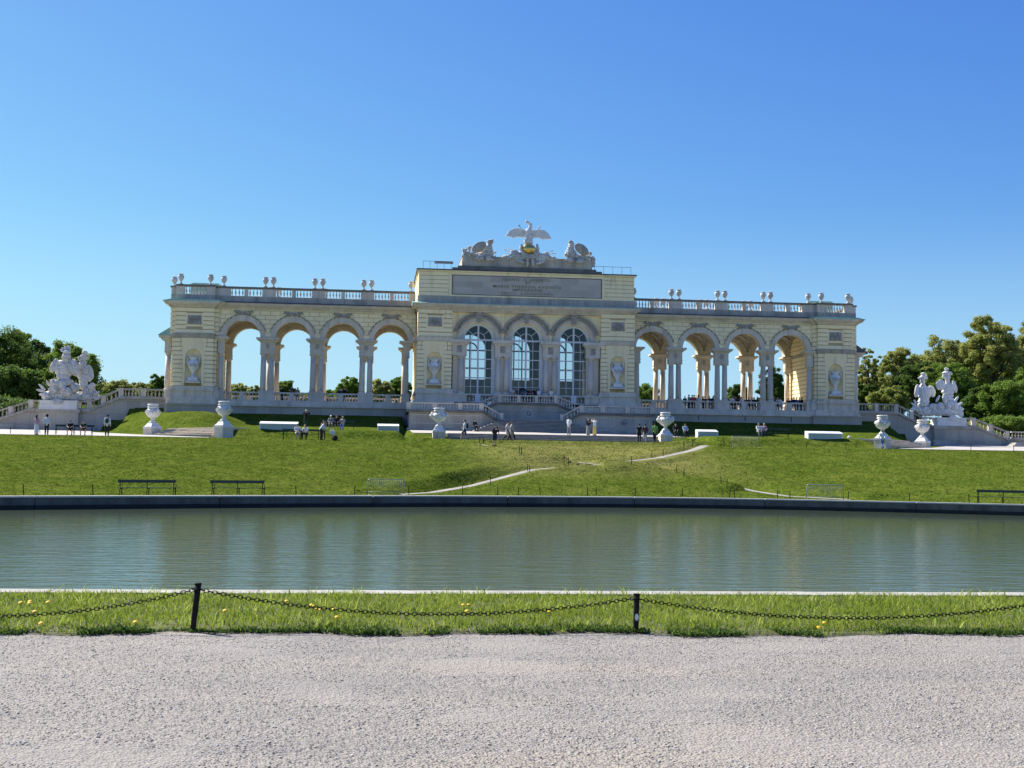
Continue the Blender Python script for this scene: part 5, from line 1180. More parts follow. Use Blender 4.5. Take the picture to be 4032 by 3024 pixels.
T(1205,1545,50,1610,90,'olive','low distant bush in the second arch from the left',14,.3,group=GB,trunk=False)
T(1378,1478,58,1610,66,'mid','light green small tree filling the third arch from the left',15,.3,group=GB)
T(1300,1530,45,1610,84,'mid','low green bush at the left of the third arch from the left',16,.3,group=GB,trunk=False)
T(1500,1488,52,1610,62,'olive','olive brown tree in the left half of the arch beside the centre block',17,.15,group=GB)
T(1580,1476,48,1610,66,'mid','green tree in the right half of the arch left of the centre block',18,.15,group=GB)
T(2535,1512,75,1640,60,'mid','green bushy tree in the arch right of the centre block',19,.1,group=GB)
T(2760,1555,60,1650,84,'olive','low pale bush in the second arch right of the centre block',20,.4,group=GB,trunk=False)
T(2905,1512,58,1650,62,'dark','dark round tree in the third arch right of the centre block',21,group=GB)
T(3040,1442,66,1650,56,'dark','tall dark tree behind the last piers of the right arcade',22,group=GB)
T(3135,1450,55,1650,64,'dark','dark tree behind the inner corner of the right pavilion',23,group=GB)
T(3425,1362,75,1640,48,'olive','thin airy tree with open branches just right of the right pavilion',24,.85,group=GR)
T(3405,1500,50,1650,30,'dark','very dark shrub hugging the right pavilion',25,group=GR,trunk=False)
T(3545,1338,85,1640,44,'olive','olive brown domed tree left of the right trophy sculpture',26,.15,group=GR)
T(3500,1520,85,1650,24,'yellow','yellow green bush above the balustrade, right of the pavilion',27,.1,group=GR,trunk=False)
T(3610,1410,80,1650,30,'dark','dark green tree directly left of the right trophy sculpture',28,group=GR)
T(3720,1305,105,1620,40,'olive','olive crowned tree above the right trophy sculpture',29,.25,group=GR)
T(3740,1420,110,1650,26,'mid','dense green tree directly behind the right trophy sculpture',30,group=GR)
T(3900,1228,135,1560,34,'olive','tallest open crowned tree with dark trunk near the right edge',31,.55,group=GR)
T(4040,1250,110,1600,42,'olive','broad olive tree cut by the right edge of the picture',32,.35,group=GR)
T(3960,1480,120,1710,18,'mid','low leafy green tree above the lower right balustrade',33,group=GR)
T(4060,1430,90,1720,22,'mid','green tree at the right edge behind the low wall',34,group=GR)
T(3850,1520,70,1690,20,'dark','dark bush right of the right trophy sculpture',35,group=GR,trunk=False)
T(3620,1375,120,1650,62,'olive','hazy olive tree standing farthest back, left of the right trophy sculpture',36,.1,group=GR)
T(3800,1330,130,1650,66,'olive','broad hazy olive tree farthest back above the right trophy sculpture',37,.1,group=GR)
T(3980,1300,140,1650,60,'mid','broad green tree farthest back at the right edge',38,.1,group=GR)
T(3450,1450,90,1650,64,'olive','low hazy olive tree farthest back just right of the pavilion',39,.15,group=GR)
T(-20,1500,110,1640,40,'mid','low green tree farthest back at the left edge',40,.1,group=GL)
T(190,1470,90,1640,48,'mid','low green tree farthest back left of the left trophy sculpture',41,.1,group=GL)
T(40,1575,150,1668,7,'dark','low dark hedge like bush behind the left stair balustrade',42,group=GL,trunk=False,zbase=5.5)
T(3960,1635,110,1712,7,'mid','low green bush behind the low wall at the right edge',43,group=GR,trunk=False,zbase=5.3)
# ------------------------------------------------------------------ benches
def make_bench(L,n=3):
    t=thing('park_bench','x','bench')
    mb=MB()
    for q in range(4): mb.box(-L/2,L/2,-.42+q*.11,-.33+q*.11,.42,.45)
    mb.build('seat',BENCH,t)
    mb=MB();mb.box(-L/2,L/2,.05,.08,.70,.86);mb.build('backrest',BENCH,t)
    for k in range(n):
        X=-L/2+.12+(L-.24)*k/(n-1);mb=MB()
        mb.tube([(X,-.40,0),(X,-.34,.22),(X,-.40,.41)],.025,6);mb.tube([(X,.16,0),(X,.04,.25),(X,.02,.44),(X,.09,.86)],.025,6);mb.tube([(X,-.40,.40),(X,.03,.40)],.022,6)
        mb.tube([(X,-.38,.20),(X,.05,.24)],.015,6)
        if k in(0,n-1): mb.tube([(X,-.40,.41),(X,-.44,.58),(X,-.30,.64),(X,.06,.62)],.02,6)
        mb.build('leg_frame',IRON,t)
    return t
def place(px,fy,Y=None,z=None):
    if Y is None:
        lo,hi=-134,40  # march along the ray until it meets the ground
        d=at(px,fy,0)-CAM
        for i in range(1200):
            Y=-62+i*.06;p=at(px,fy,Y)
            if Y>rimY(p.x)+.6 and ground(p.x,p.y)>p.z-.001: return Vector((p.x,p.y,ground(p.x,p.y)))
        Y=-30
    p=at(px,fy,Y);return Vector((p.x,p.y,ground(p.x,p.y) if z is None else z))
bench3=make_bench(3.1)
BN=[(579,1949,-69.0+1.5,.10,'dark green bench by the pond rim, left of two on the near lawn'),(935,1948,None,.02,'dark green bench by the pond rim, right of two on the left lawn'),
 (3950,1983,None,-.30,'dark green bench by the pond rim at the right edge of the picture')]
first=True
def put_bench(loc,rz,label,group):
    global first
    o=bench3 if first else copy_tree(bench3);first=False
    o.location=loc;o.rotation_euler=(0,0,rz);o['label']=label;o['group']=group;return o
def rim_loc(px,off):
    # point on the level strip behind the far rim, at a picture column
    best=None
    for i in range(600):
        Y=-95+i*.1;p=at(px,1950,Y);r=rimY(p.x)
        if Y>=r+off: return Vector((p.x,Y,ground(p.x,Y)))
for px,rz,l in((579,.42,BN[0][4]),(935,.36,BN[1][4]),(3950,-.62,BN[2][4])):
    put_bench(rim_loc(px,1.9),rz,l,'benches beside the pond')
put_bench(place(293,1711,-30.5),0,'long dark bench on the upper left path with two seated men','benches on the upper terrace')
put_bench(place(1185,1723,-31.0),0,'dark bench on the terrace edge with people in white tops','benches on the upper terrace')
put_bench(place(1330,1690,-22.5),0,'bench in the palace shade with three seated people','benches on the upper terrace')
put_bench(place(3042,1722,-22.5),0,'bench in the palace shade on the right lawn with an older couple','benches on the upper terrace')
put_bench(place(2700,1712,-21.5),0,'bench in deep shade behind the right central urn','benches on the upper terrace')
# ------------------------------------------------------------------ skylight boxes on the lawn
mb=MB();mb.box(-1,1,-.5,.5,.52,.75);
WBM=mat('white_painted_metal',(.70,.70,.68),(.8,.8,.78),3,.5)
def make_box(w):
    t=thing('lawn_skylight','x','skylight')
    mb=MB();mb.prism([(-.55,.36),(-.55,.44),(.4,.64),(.4,.36)],-w/2,w/2,'x');mb.box(-w/2,-w/2+.12,-.54,.39,-.2,.36);mb.box(w/2-.1,w/2,-.45,.38,-.2,.36);mb.build('roof_slab',WBM,t)
    mb=MB();mb.box(-w/2+.12,w/2-.1,-.46,.36,-.2,.36);mb.build('glass_front',GPANE,t);return t
for s in SIDE:
    nm='left' if s<0 else 'right'
    for X,Y,w,l in((24.2,-27.3,3.25,'long low white topped skylight box on the %s lawn below the arcade'%nm),(14.8,-22.1,1.95,'short low white topped skylight box on the %s lawn nearer the staircase'%nm)):
        b=make_box(w);b.location=(s*X,Y,ground(s*X,Y)-.02);b['label']=l;b['group']='white skylight boxes on the lawn'
        b['category']='skylight'
mb=MB();mb.ell((0,0,.1),(.13,.13,.16),seg=14,rings=10);mb.lathe([(.06,-.05),(.06,.02)],(0,0,0),10);p=place(3343,1728,-27.2);tag(mb.build('garden_ball',WHT,None,p),'small white ball on the lawn right of the long right skylight box','ball')
# ------------------------------------------------------------------ crowd barriers
def make_barrier():
    t=thing('crowd_barrier','x','barrier');W=2.3;H=1.0
    mb=MB();mb.tube([(-W/2,0,.05),(-W/2,0,H-.12),(-W/2+.04,0,H-.03),(-W/2+.12,0,H),(W/2-.12,0,H),(W/2-.04,0,H-.03),(W/2,0,H-.12),(W/2,0,.05)],.022,8);mb.tube([(-W/2,0,.22),(W/2,0,.22)],.018,8);mb.build('frame',GALV,t)
    mb=MB()
    for q in range(1,20): X=-W/2+W*q/20;mb.tube([(X,0,.22),(X,0,H-.0)],.009,5)
    mb.build('infill_bars',GALV,t)
    for sx in(-1,1):
        mb=MB();mb.tube([(sx*W/2*.96,-.3,0),(sx*W/2*.96,-.22,.08),(sx*W/2*.96,.22,.08),(sx*W/2*.96,.3,0)],.02,6);mb.build('foot',GALV,t)
    return t
b0=make_barrier();b0.location=rim_loc(1519,1.4);b0.rotation_euler=(0,0,.28);tag(b0,'grey metal crowd barrier by the pond near the foot of the left path','barrier','crowd barriers')
b1=copy_tree(b0,rim_loc(3248,1.6),-.35,'grey metal crowd barrier by the pond on the right lawn')
p=place(2935,1752,-32.6);b2=copy_tree(b0,p,0,'dark grey crowd barrier at the top of the right slope');b2.scale=(1.05,1,1)
# ------------------------------------------------------------------ low posts on the slopes
mb=MB();mb.lathe([(.026,-.2),(.026,.55),(.022,.57)],(0,0,0),8,sx=1,sy=1);pm=mb.mesh('fence_post');pm.materials.append(WOODP)
def post(loc,l,tilt=0):
    o=bpy.data.objects.new('fence_post',pm);C.objects.link(o);o.location=loc;o.rotation_euler=(0,tilt,0);tag(o,l,'post','low dark posts around the lawns')
plist=[(92,'first post by the pond from the left edge of the picture'),(366,'post by the pond left of the left bench'),(1166,'post by the pond right of the second bench'),(1395,'post by the pond left of the left crowd barrier'),(1610,'post by the pond right of the left crowd barrier'),
 (1822,'post at the foot of the left path'),(1960,'first post right of the left path foot'),(2040,'second post right of the left path foot'),(2127,'post by the pond near the middle of the picture'),(2313,'post by the pond, left one of the pair right of the middle'),(2347,'post by the pond, right one of the pair right of the middle'),(2500,'post by the pond below the fork, right of the middle'),(2686,'post by the pond below the right slope'),
 (2873,'left post of the pair beside the right path foot'),(2892,'right post of the pair beside the right path foot'),(3062,'post at the foot of the right path'),(3111,'post just left of the right crowd barrier'),(3339,'post right of the right crowd barrier'),(3580,'post by the pond on the right lawn'),(3816,'post left of the bench at the right edge')]
for px,l in plist:
    q=rim_loc(px,3.4);post(q,l,rnd.uniform(-.08,.08))
for x,y,l in((1932,1908,'lower left post along the left climbing path'),(2086,1862,'upper left post along the left climbing path'),(2078,1858,'second upper post along the left climbing path'),(2221,1827,'left post at the fork of the paths'),(2238,1831,'second post at the fork of the paths'),(2054,1790,'left of two posts beside the upper left path'),(2046,1786,'right of two posts beside the upper left path'),
   (1887,1747,'post left of the man in dark shorts'),(1903,1748,'post just behind the man in dark shorts'),(2486,1828,'post where the upper right path starts'),(2566,1802,'left of two posts on the upper right path'),(2611,1797,'right of two posts on the upper right path'),(2693,1762,'top post of the upper right path'),(2664,1862,'upper post beside the lower right path'),(2693,1876,'second post beside the lower right path'),(2840,1908,'middle post beside the lower right path'),(2862,1918,'lower post beside the lower right path'),
   (2727,1756,'first post on the right crest'),(2850,1752,'post left of the upper crowd barrier'),(3176,1764,'post on the right crest below the long skylight box'),(3331,1768,'post on the right crest left of the right urn'),(41,1709,'post on the left crest near the picture edge'),(157,1708,'post on the left crest beside the long bench'),(3823,1775,'left of two posts on the far right crest'),(3992,1778,'right of two posts on the far right crest')):
    post(place(x,y),l,rnd.uniform(-.06,.06))
# ------------------------------------------------------------------ near posts and chain
def near_post(px,base,top,l,tilt,h,sticker=False):
    b=at(px,base,-125.0);o=thing('chain_post',l,'post',(b.x,b.y,0),group='wooden posts of the chain fence')
    mb=MB();t=tilt*h;mb.tube([(0,0,-.15),(0,0,0),(t*.5,0,h*.5),(t,0,h)],[.028,.028,.030,.032],12);mb.build('post_shaft',WOODP,o)
    mb=MB();mb.lathe([(.034,0),(.036,.012),(.030,.018)],(t,0,h),12);mb.build('post_cap',IRON,o)
    mb=MB();mb.tube([(t*.86-.05,-.01,h*.90),(t*.86,-.045,h*.90),(t*.86+.05,-.01,h*.90)],.007,6);mb.build('eye_bolt',IRON,o)
    if sticker:
        mb=MB()
        for q in range(14):
            a=2*PI*q/14;b_=2*PI*(q+1)/14;mb.face([(t*.4,-.0335,h*.42),(t*.4+.02*math.cos(a),-.0325,h*.42+.036*math.sin(a)),(t*.4+.02*math.cos(b_),-.0325,h*.42+.036*math.sin(b_))])
        mb.build('sticker',WHT,o)
    return Vector((b.x+t*.88,b.y,h*.90))
A=near_post(758,2492,2308,'leaning dark post carrying the chain, left one by the gravel',.085,.47)
B=near_post(2503,2492,2350,'upright dark post with a round white sticker, right one by the gravel',.02,.38,True)
def chain(a,b,sag,l,n=None):
    L=(b-a).length;n=n or int(L/.041);o=thing('chain',l,'chain',tuple(a),group='chains hung between the posts')
    mb=MB();prev=None
    def cp(t): 
        p=a.lerp(b,t)-Vector((0,0,4*sag*t*(1-t)));return p
    for i in range(n):
        t0,t1=i/n,(i+1)/n;c=cp((t0+t1)/2)-a;d=(cp(t1)-cp(t0)).normalized();hl=L/n*.70
        u=Vector((0,0,1)) if i%2 else Vector((0,1,0))
        w_=(u-d*u.dot(d)).normalized();pts=[]
        for q in range(11):
            an=2*PI*q/10;pts.append(c+d*math.cos(an)*hl+w_*math.sin(an)*.0175)
        mb.tube(pts,.0046,5)
    mb.build('links',IRON,o)
chain(A+Vector((.03,-.03,0)),B+Vector((-.03,-.03,.01)),.20,'black iron chain sagging between the two posts')
RP=at(4200,2350,-125.0);RP.z=.36
chain(B+Vector((.03,-.03,.0)),RP,.20,'black iron chain running from the right post out of the picture')
LP=at(-900,2330,-125.0);LP.z=.44
chain(LP,A+Vector((-.03,-.03,.0)),.27,'black iron chain running from the left post out of the picture')
# ------------------------------------------------------------------ dandelions
DY=mat('dandelion_yellow',(.60,.40,.008),(.75,.52,.015),40,.7);DG=mat('dandelion_stalk',(.10,.17,.04),(.14,.2,.05),20,.7)
mb=MB();mb.ell((0,0,0),(.02,.02,.009),seg=12,rings=6)
for q in range(12): a=2*PI*q/12;mb.prism([(.012*math.cos(a-.2),.012*math.sin(a-.2)),(.026*math.cos(a),.026*math.sin(a)),(.012*math.cos(a+.2),.012*math.sin(a+.2))],.001,.004,'z')
fm=mb.mesh('flower_head');fm.materials.append(DY)
mb=MB();mb.tube([(0,0,0),(.004,0,-.04),(0,0,-.13)],.0025,5);sm_=mb.mesh('stalk');sm_.materials.append(DG)
_seen={}
ORD=['first','second','third','fourth','fifth','sixth','seventh','eighth','ninth','tenth','eleventh','twelfth','thirteenth','fourteenth','fifteenth']
for i,(x,y) in enumerate(sorted([(80,2373),(115,2375),(117,2368),(188,2371),(160,2454),(532,2449),(885,2404),(1128,2367),(1225,2383),(1237,2388),(1245,2401),(1262,2399),(1315,2399),(1326,2430),(1824,2382),(1845,2382),(1838,2406),(2162,2410),(3246,2453),(3224,2471),(136,2408)])):
    # solve position: head height .09 above ground
    d=at(x,y,0)-CAM;k_=(.125-CAM.z)/d.z;p=CAM+d*k_
    words=['near the left edge','left of the left post','between the two posts','right of the right post'];w_=words[0 if x<250 else 1 if x<758 else 2 if x<2503 else 3]
    _seen[w_]=_seen.get(w_,0)+1
    t=thing('dandelion','yellow dandelion in near grass, %s, %s one from left'%(w_,ORD[_seen[w_]-1]),'flower',p,group='yellow dandelions in the near grass strip')
    h=bpy.data.objects.new('flower_head',fm);C.objects.link(h);h.parent=t;h.rotation_euler=(.5,rnd.uniform(-.3,.3),0);h.scale=(1.15,)*3
    st_=bpy.data.objects.new('stalk',sm_);C.objects.link(st_);st_.parent=t

# ------------------------------------------------------------------ people
def capsule(mb,a,b,r0,r1,seg=10):
    a=Vector(a);b=Vector(b);d=(b-a);L=d.length;n=[];rr=[]
    u=d.normalized()
    for t in(-1,-.8,-.45): n.append(a+u*r0*t);rr.append(r0*math.sqrt(max(.02,1-t*t)))
    n+= [a+d*.5];rr+=[(r0+r1)/2]
    for t in(.45,.8,1): n.append(b+u*r1*t);rr.append(r1*math.sqrt(max(.02,1-t*t)))
    mb.tube(n,rr,seg)
def chainc(mb,pts,rad):
    for i in range(len(pts)-1): capsule(mb,pts[i],pts[i+1],rad[i],rad[i+1])
POSES={}
def joints(p):
    J=dict(pel=(0,0,.94),ch=(0,.0,1.28),nk=(0,.0,1.45),hd=(0,-.015,1.61))
    for s,k in((-1,'r'),(1,'l')):
        J['sh'+k]=(s*.175,0,1.40);J['el'+k]=(s*.23,.03,1.12);J['wr'+k]=(s*.22,-.06,.88);J['hp'+k]=(s*.09,0,.90);J['kn'+k]=(s*.10,-.02,.49);J['an'+k]=(s*.10,.02,.08)
    if p=='walk':
        J.update(knr=(-.09,-.20,.52),anr=(-.09,-.32,.09),knl=(.09,.08,.48),anl=(.09,.36,.13),elr=(-.22,.14,1.13),wrr=(-.21,.08,.90),ell=(.22,-.10,1.13),wrl=(.20,-.28,.96))
    if p=='phone': J.update(elr=(-.22,-.05,1.14),wrr=(-.08,-.28,1.26),ell=(.22,-.05,1.14),wrl=(.07,-.28,1.26))
    if p=='raise': J.update(elr=(-.32,-.08,1.38),wrr=(-.12,-.22,1.58),ell=(.32,-.08,1.38),wrl=(.12,-.22,1.58))
    if p=='lean': J.update(ch=(0,-.10,1.24),nk=(0,-.16,1.40),hd=(0,-.22,1.55),shr=(-.175,-.13,1.35),shl=(.175,-.13,1.35),elr=(-.26,-.24,1.10),wrr=(-.10,-.42,1.08),ell=(.26,-.24,1.10),wrl=(.10,-.42,1.08))
    if p=='bend': J.update(ch=(0,-.16,1.18),nk=(0,-.26,1.32),hd=(0,-.37,1.43),shr=(-.175,-.22,1.28),shl=(.175,-.22,1.28),elr=(-.2,-.32,1.02),wrr=(-.12,-.44,.84),ell=(.2,-.32,1.02),wrl=(.12,-.44,.84))
    if p in('sit','sitfwd'):
        f=.16 if p=='sitfwd' else 0
        J.update(pel=(0,0,.53),ch=(0,-.02-f*.8,.87-f*.2),nk=(0,-.03-f*1.3,1.03-f*.35),hd=(0,-.06-f*1.6,1.18-f*.5))
        for s,k in((-1,'r'),(1,'l')): J.update({'sh'+k:(s*.175,-.02-f,.98-f*.3),'el'+k:(s*.25,-.16-f,.74),'wr'+k:(s*.12,-.38-f*.6,.66),'hp'+k:(s*.10,-.02,.52),'kn'+k:(s*(.13+f*.4),-.44,.50),'an'+k:(s*(.12+f*.3),-.46,.08)})
    return {k:Vector(v) for k,v in J.items()}
def get_pose(p):
    if p in POSES: return POSES[p]
    J=joints(p);M={}
    mb=MB()
    chainc(mb,[J['pel'],J['ch'],J['nk']],[.135,.145,.06]);capsule(mb,J['nk'],J['hd']-Vector((0,0,.05)),.055,.055)
    mb.ell(J['hd'],(.075,.092,.115),seg=14,rings=10);mb.ell(J['hd']+Vector((0,-.055,-.055)),(.05,.045,.05));mb.ell(J['hd']+Vector((0,-.098,-.005)),(.013,.022,.025),seg=8,rings=6)
    for s in(-1,1): mb.ell(J['hd']+Vector((s*.078,.005,-.005)),(.012,.022,.032),seg=8,rings=6)
    for k in 'rl':
        chainc(mb,[J['sh'+k],J['el'+k],J['wr'+k]],[.052,.040,.026]);capsule(mb,J['sh'+k],J['ch'],.055,.09)
        chainc(mb,[J['hp'+k],J['kn'+k],J['an'+k]],[.088,.058,.038]);capsule(mb,J['an'+k]+Vector((0,.03,-.03)),J['an'+k]+Vector((0,-.15,-.045)),.038,.03)
        hd=(J['wr'+k]-J['el'+k]).normalized();capsule(mb,J['wr'+k],J['wr'+k]+hd*.07,.026,.034)
    me=fuse(mb,'person_body_'+p,.018,1)
    # fingers and thumb rooted inside the palm
    mb=MB()
    for s,k in((-1,'r'),(1,'l')):
        hd=(J['wr'+k]-J['el'+k]).normalized();sd_=hd.cross(Vector((0,0,1)) if abs(hd.z)<.9 else Vector((0,1,0))).normalized();dn=hd.cross(sd_)
        for q,l in enumerate((.060,.072,.068,.050)):
            a=J['wr'+k]+hd*.075+sd_*(.024-.016*q);mb.tube([a,a+hd*l*.5,a+hd*l*.85+dn*l*.35],[.0085,.0078,.006],6)
        a=J['wr'+k]+hd*.03+sd_*.028;mb.tube([a,a+sd_*.022+hd*.028,a+sd_*.024+hd*.055],[.010,.009,.007],6)
    for s in(-1,1): mb.ell(J['hd']+Vector((s*.03,-.086,.012)),(.012,.008,.008),seg=8,rings=6)
    bm=bmesh.new();bm.from_mesh(me);t=mb.mesh('t');bm.from_mesh(t);bm.to_mesh(me);bm.free();me.polygons.foreach_set('use_smooth',[True]*len(me.polygons))
    M['body']=me
    def gar(fn,name,vox=.022):
        mb=MB();fn(mb);return fuse(mb,name+'_'+p,vox,1)
    def top(mb,sl):
        hip=J['pel']+(J['ch']-J['pel'])*-.12
        chainc(mb,[hip,J['ch'],J['ch'].lerp(J['nk'],.62)],[.15,.158,.09])
        for s in(-1,1): mb.ell(J['pel']+Vector((s*.05,0,.02)),(.12,.125,.12),seg=10,rings=8)
        for k in 'rl':
            capsule(mb,J['sh'+k],J['ch'].lerp(J['nk'],.3),.068,.10)
            e=J['el'+k] if sl else J['sh'+k].lerp(J['el'+k],.6);capsule(mb,J['sh'+k],e,.068,.056)
            if sl: capsule(mb,J['el'+k],J['el'+k].lerp(J['wr'+k],.88),.055,.042)
    M['tee']=gar(lambda mb:top(mb,0),'tee');M['shirt']=gar(lambda mb:top(mb,1),'shirt')
    def legs(mb,full):
        mb.ell(J['pel']+Vector((0,0,-.03)),(.165,.135,.13),seg=12,rings=8)
        for k in 'rl':
            if full: chainc(mb,[J['hp'+k],J['kn'+k],J['an'+k]+Vector((0,0,.04))],[.105,.078,.062])
            else: capsule(mb,J['hp'+k],J['hp'+k].lerp(J['kn'+k],.92),.108,.092)
    M['trousers']=gar(lambda mb:legs(mb,1),'trousers');M['shorts']=gar(lambda mb:legs(mb,0),'shorts')
    def skirt(mb):
        mb.ell(J['pel']+Vector((0,0,-.02)),(.165,.135,.13),seg=12,rings=8);kn=(J['knr']+J['knl'])/2;an=(J['anr']+J['anl'])/2
        capsule(mb,J['pel']-Vector((0,0,.05)),kn,.17,.20);capsule(mb,kn,an+Vector((0,0,.16)),.20,.21)
    M['skirt']=gar(skirt,'skirt',.03)
    def coat(mb):
        top(mb,1);kn=(J['knr']+J['knl'])/2;capsule(mb,J['ch'],J['pel'],.165,.18);capsule(mb,J['pel'],J['pel'].lerp(kn,.75),.18,.20)
    M['coat']=gar(coat,'coat')
    h=J['hd']
    mb=MB();mb.ell(h+Vector((0,.018,.028)),(.086,.096,.105),seg=14,rings=10);M['short_hair']=mb.mesh('short_hair')
    mb=MB();mb.ell(h+Vector((0,.02,.028)),(.09,.098,.108),seg=14,rings=10);capsule(mb,h+Vector((0,.06,.0)),h+Vector((0,.10,-.26)),.075,.06);M['long_hair']=fuse(mb,'long_hair',.02,1)
    mb=MB();mb.ell(h+Vector((0,.012,.045)),(.088,.098,.075),seg=14,rings=10);mb.ell(h+Vector((0,-.10,.045)),(.065,.07,.012),seg=12,rings=6);M['cap']=mb.mesh('cap')
    mb=MB();mb.ell(h+Vector((0,.03,.03)),(.12,.12,.13),seg=14,rings=10);M['curly_hair']=mb.mesh('curly_hair')
    mb=MB()
    for k in 'rl': capsule(mb,J['an'+k]+Vector((0,.035,-.035)),J['an'+k]+Vector((0,-.16,-.045)),.046,.038)
    M['shoes']=mb.mesh('shoes')
    for m in M.values():
        m.materials.clear();m.materials.append(SKIN)
    POSES[p]=M;return M
SKIN=mat('skin',(.45,.27,.19),(.52,.33,.24),8,.6);SKIND=mat('darker_skin',(.20,.11,.07),(.25,.14,.09),8,.6)
CLO={}
def cloth(c):
    T_={'black':(.012,.012,.014),'navy':(.02,.03,.07),'white':(.75,.75,.73),'grey':(.25,.25,.25),'beige':(.5,.42,.32),'pink':(.62,.38,.42),'pale pink':(.78,.55,.56),'green':(.22,.48,.09),'dark green':(.03,.07,.04),'maroon':(.09,.03,.035),'yellow':(.78,.62,.18),'blue':(.06,.12,.32),'red':(.5,.05,.05),'brown':(.12,.07,.04),'red brown':(.17,.055,.03),'blond':(.45,.32,.15),'pale grey':(.5,.5,.5),'light blue':(.35,.48,.65)}
    if c not in CLO: b=T_[c];CLO[c]=mat('cloth_'+c.replace(' ','_'),tuple(x*.85 for x in b),b,14,.9,bump=.15,bscale=40)
    return CLO[c]
def person(loc,rz,pose,top,topc,bot,botc,hair,hairc,label,scale=1.,group=None,shoes='black',skin=None):
    M=get_pose(pose);o=bpy.data.objects.new('person',M['body']);C.objects.link(o);o.location=loc;o.rotation_euler=(0,0,rz);o.scale=(scale,)*3
    tag(o,label,'person',group)
    if skin: o.material_slots[0].link='OBJECT';o.material_slots[0].material=skin
    for part,me,c in((top,M[top],topc),(bot,M[bot],botc),('hair' if hair!='cap' else 'cap',M[hair],hairc),('shoes',M['shoes'],shoes)):
        q=bpy.data.objects.new(part,me);C.objects.link(q);q.parent=o;q.material_slots[0].link='OBJECT';q.material_slots[0].material=cloth(c)
    return o
def backpack(p,c,label,sc_=1.):
    mb=MB();mb.ell((0,.20,1.20),(.145,.10,.22),seg=12,rings=10);mb.ell((0,.27,1.12),(.10,.05,.11));
    for s in(-1,1): mb.tube([(s*.10,.14,1.36),(s*.12,.0,1.475),(s*.12,-.155,1.36),(s*.13,-.13,1.16),(s*.12,.13,1.06)],.016,6)
    o=mb.build('backpack',cloth(c),None,p.location,p.rotation_euler[2]);o.scale=p.scale;tag(o,label,'backpack');return o
L_,R_=-PI/2,PI/2   # facing picture left / right ; 0 faces the viewer, PI faces the palace
W=lambda x,y,Y:place(x,y,Y)
person(W(143,1708,-31.5),PI*.9,'stand','shirt','pink','skirt','white','long_hair','black','woman in pink top and long white skirt at the far left promenade',.93)
q=person(W(183,1708,-31.5),PI,'stand','shirt','white','trousers','black','curly_hair','black','person in white vest and black trousers with big curly hair, far left',.97)
person(W(278,1711,-30.9)+Vector((0,.05,0)),0,'sitfwd','tee','black','shorts','black','cap','black','seated man in black shirt and cap on the upper left bench')
person(W(330,1711,-30.9)+Vector((0,.05,0)),0,'sitfwd','tee','dark green','shorts','brown','short_hair','black','seated man in dark green shirt on the upper left bench')
q=person(W(421,1712,-31.3),PI,'stand','shirt','white','trousers','black','short_hair','black','man in white shirt with dark backpack looking up at the palace, left',1.02);backpack(q,'dark green','dark green backpack worn by the man in the white shirt, left')
person(W(1170,1723,-31.2)+Vector((0,.05,0)),.2,'sit','tee','white','shorts','beige','short_hair','black','seated woman in white tank top with dark hair bun on the terrace bench')
person(W(1205,1723,-31.2)+Vector((0,.05,0)),-.3,'sitfwd','shirt','white','trousers','black','short_hair','blond','seated person in white top and black trousers, bending forward on the terrace bench')
person(W(1264,1726,-31.8),R_*.9,'bend','shirt','white','trousers','black','long_hair','red brown','woman with reddish hair in white shirt leaning to the right beside the bench',.98)
person(W(1273,1722,-30.2),.3,'phone','tee','beige','trousers','brown','short_hair','brown','person in beige top half hidden behind the woman with reddish hair',.95)
mb=MB();mb.sqlathe([(.20,0),(.22,.02),(.23,.3),(.20,.33)],(0,0,0));mb.tube([(-.12,0,.32),(-.1,0,.46),(.1,0,.46),(.12,0,.32)],.012,6);tag(mb.build('tote_bag',cloth('white'),None,W(1308,1722,-31.0)+Vector((0,0,.45))),'white bag standing on the right end of the terrace bench','bag')
mb=MB();mb.ell((0,0,.2),(.26,.2,.24),seg=14,rings=10);mb.ell((0,-.16,.14),(.16,.09,.13));tag(mb.build('rucksack',cloth('black'),None,W(1318,1726,-31.9)),'black rucksack on the grass at the right end of the terrace bench','backpack')
person(W(1203,1692,-24),.5,'raise','shirt','black','trousers','dark green','cap','pale grey','person in dark jacket pointing left, in the shade beside the long skylight box',1.0)
person(W(1302,1690,-22.6)+Vector((0,.05,0)),0,'sit','shirt','grey','shorts','beige','cap','white','person in grey with white cap, left of three on the shaded bench')
person(W(1325,1690,-22.6)+Vector((0,.05,0)),0,'sit','tee','black','shorts','black','short_hair','brown','person in black shirt, middle of three on the shaded bench',1.04)
person(W(1349,1690,-22.6)+Vector((0,.05,0)),-.2,'sit','tee','beige','trousers','light blue','long_hair','blond','blond person in beige top, right of three on the shaded bench',.95)
q=person(W(1829,1733,-27.0),L_,'walk','tee','white','shorts','navy','short_hair','black','man in white shirt and navy shorts walking left past the central steps',1.04);backpack(q,'black','black backpack on the man walking left past the central steps')
person(W(1868,1700,-13.6),.4,'sit','shirt','black','trousers','black','long_hair','black','woman in black sitting on the left end of the upper steps',.95)
q=person(W(1947,1764,-33.4),R_*1.6,'bend','tee','black','shorts','navy','short_hair','black','man in black shirt and dark shorts standing on the upper left path',1.04);backpack(q,'black','black backpack on the man in dark shorts on the upper left path')
person(W(1998,1736,-28.0),R_*.9,'walk','coat','pale pink','trousers','black','short_hair','black','person in pale pink coat walking right in front of the steps',.98)
person(W(2014,1736,-27.3),R_,'walk','coat','beige','trousers','black','short_hair','brown','person in light coat walking right beside the pale pink coat',.98)
person(W(2240,1714,-21.2),2.6,'phone','shirt','white','trousers','grey','short_hair','black','man in white shirt and grey trousers standing above the lower steps',1.0)
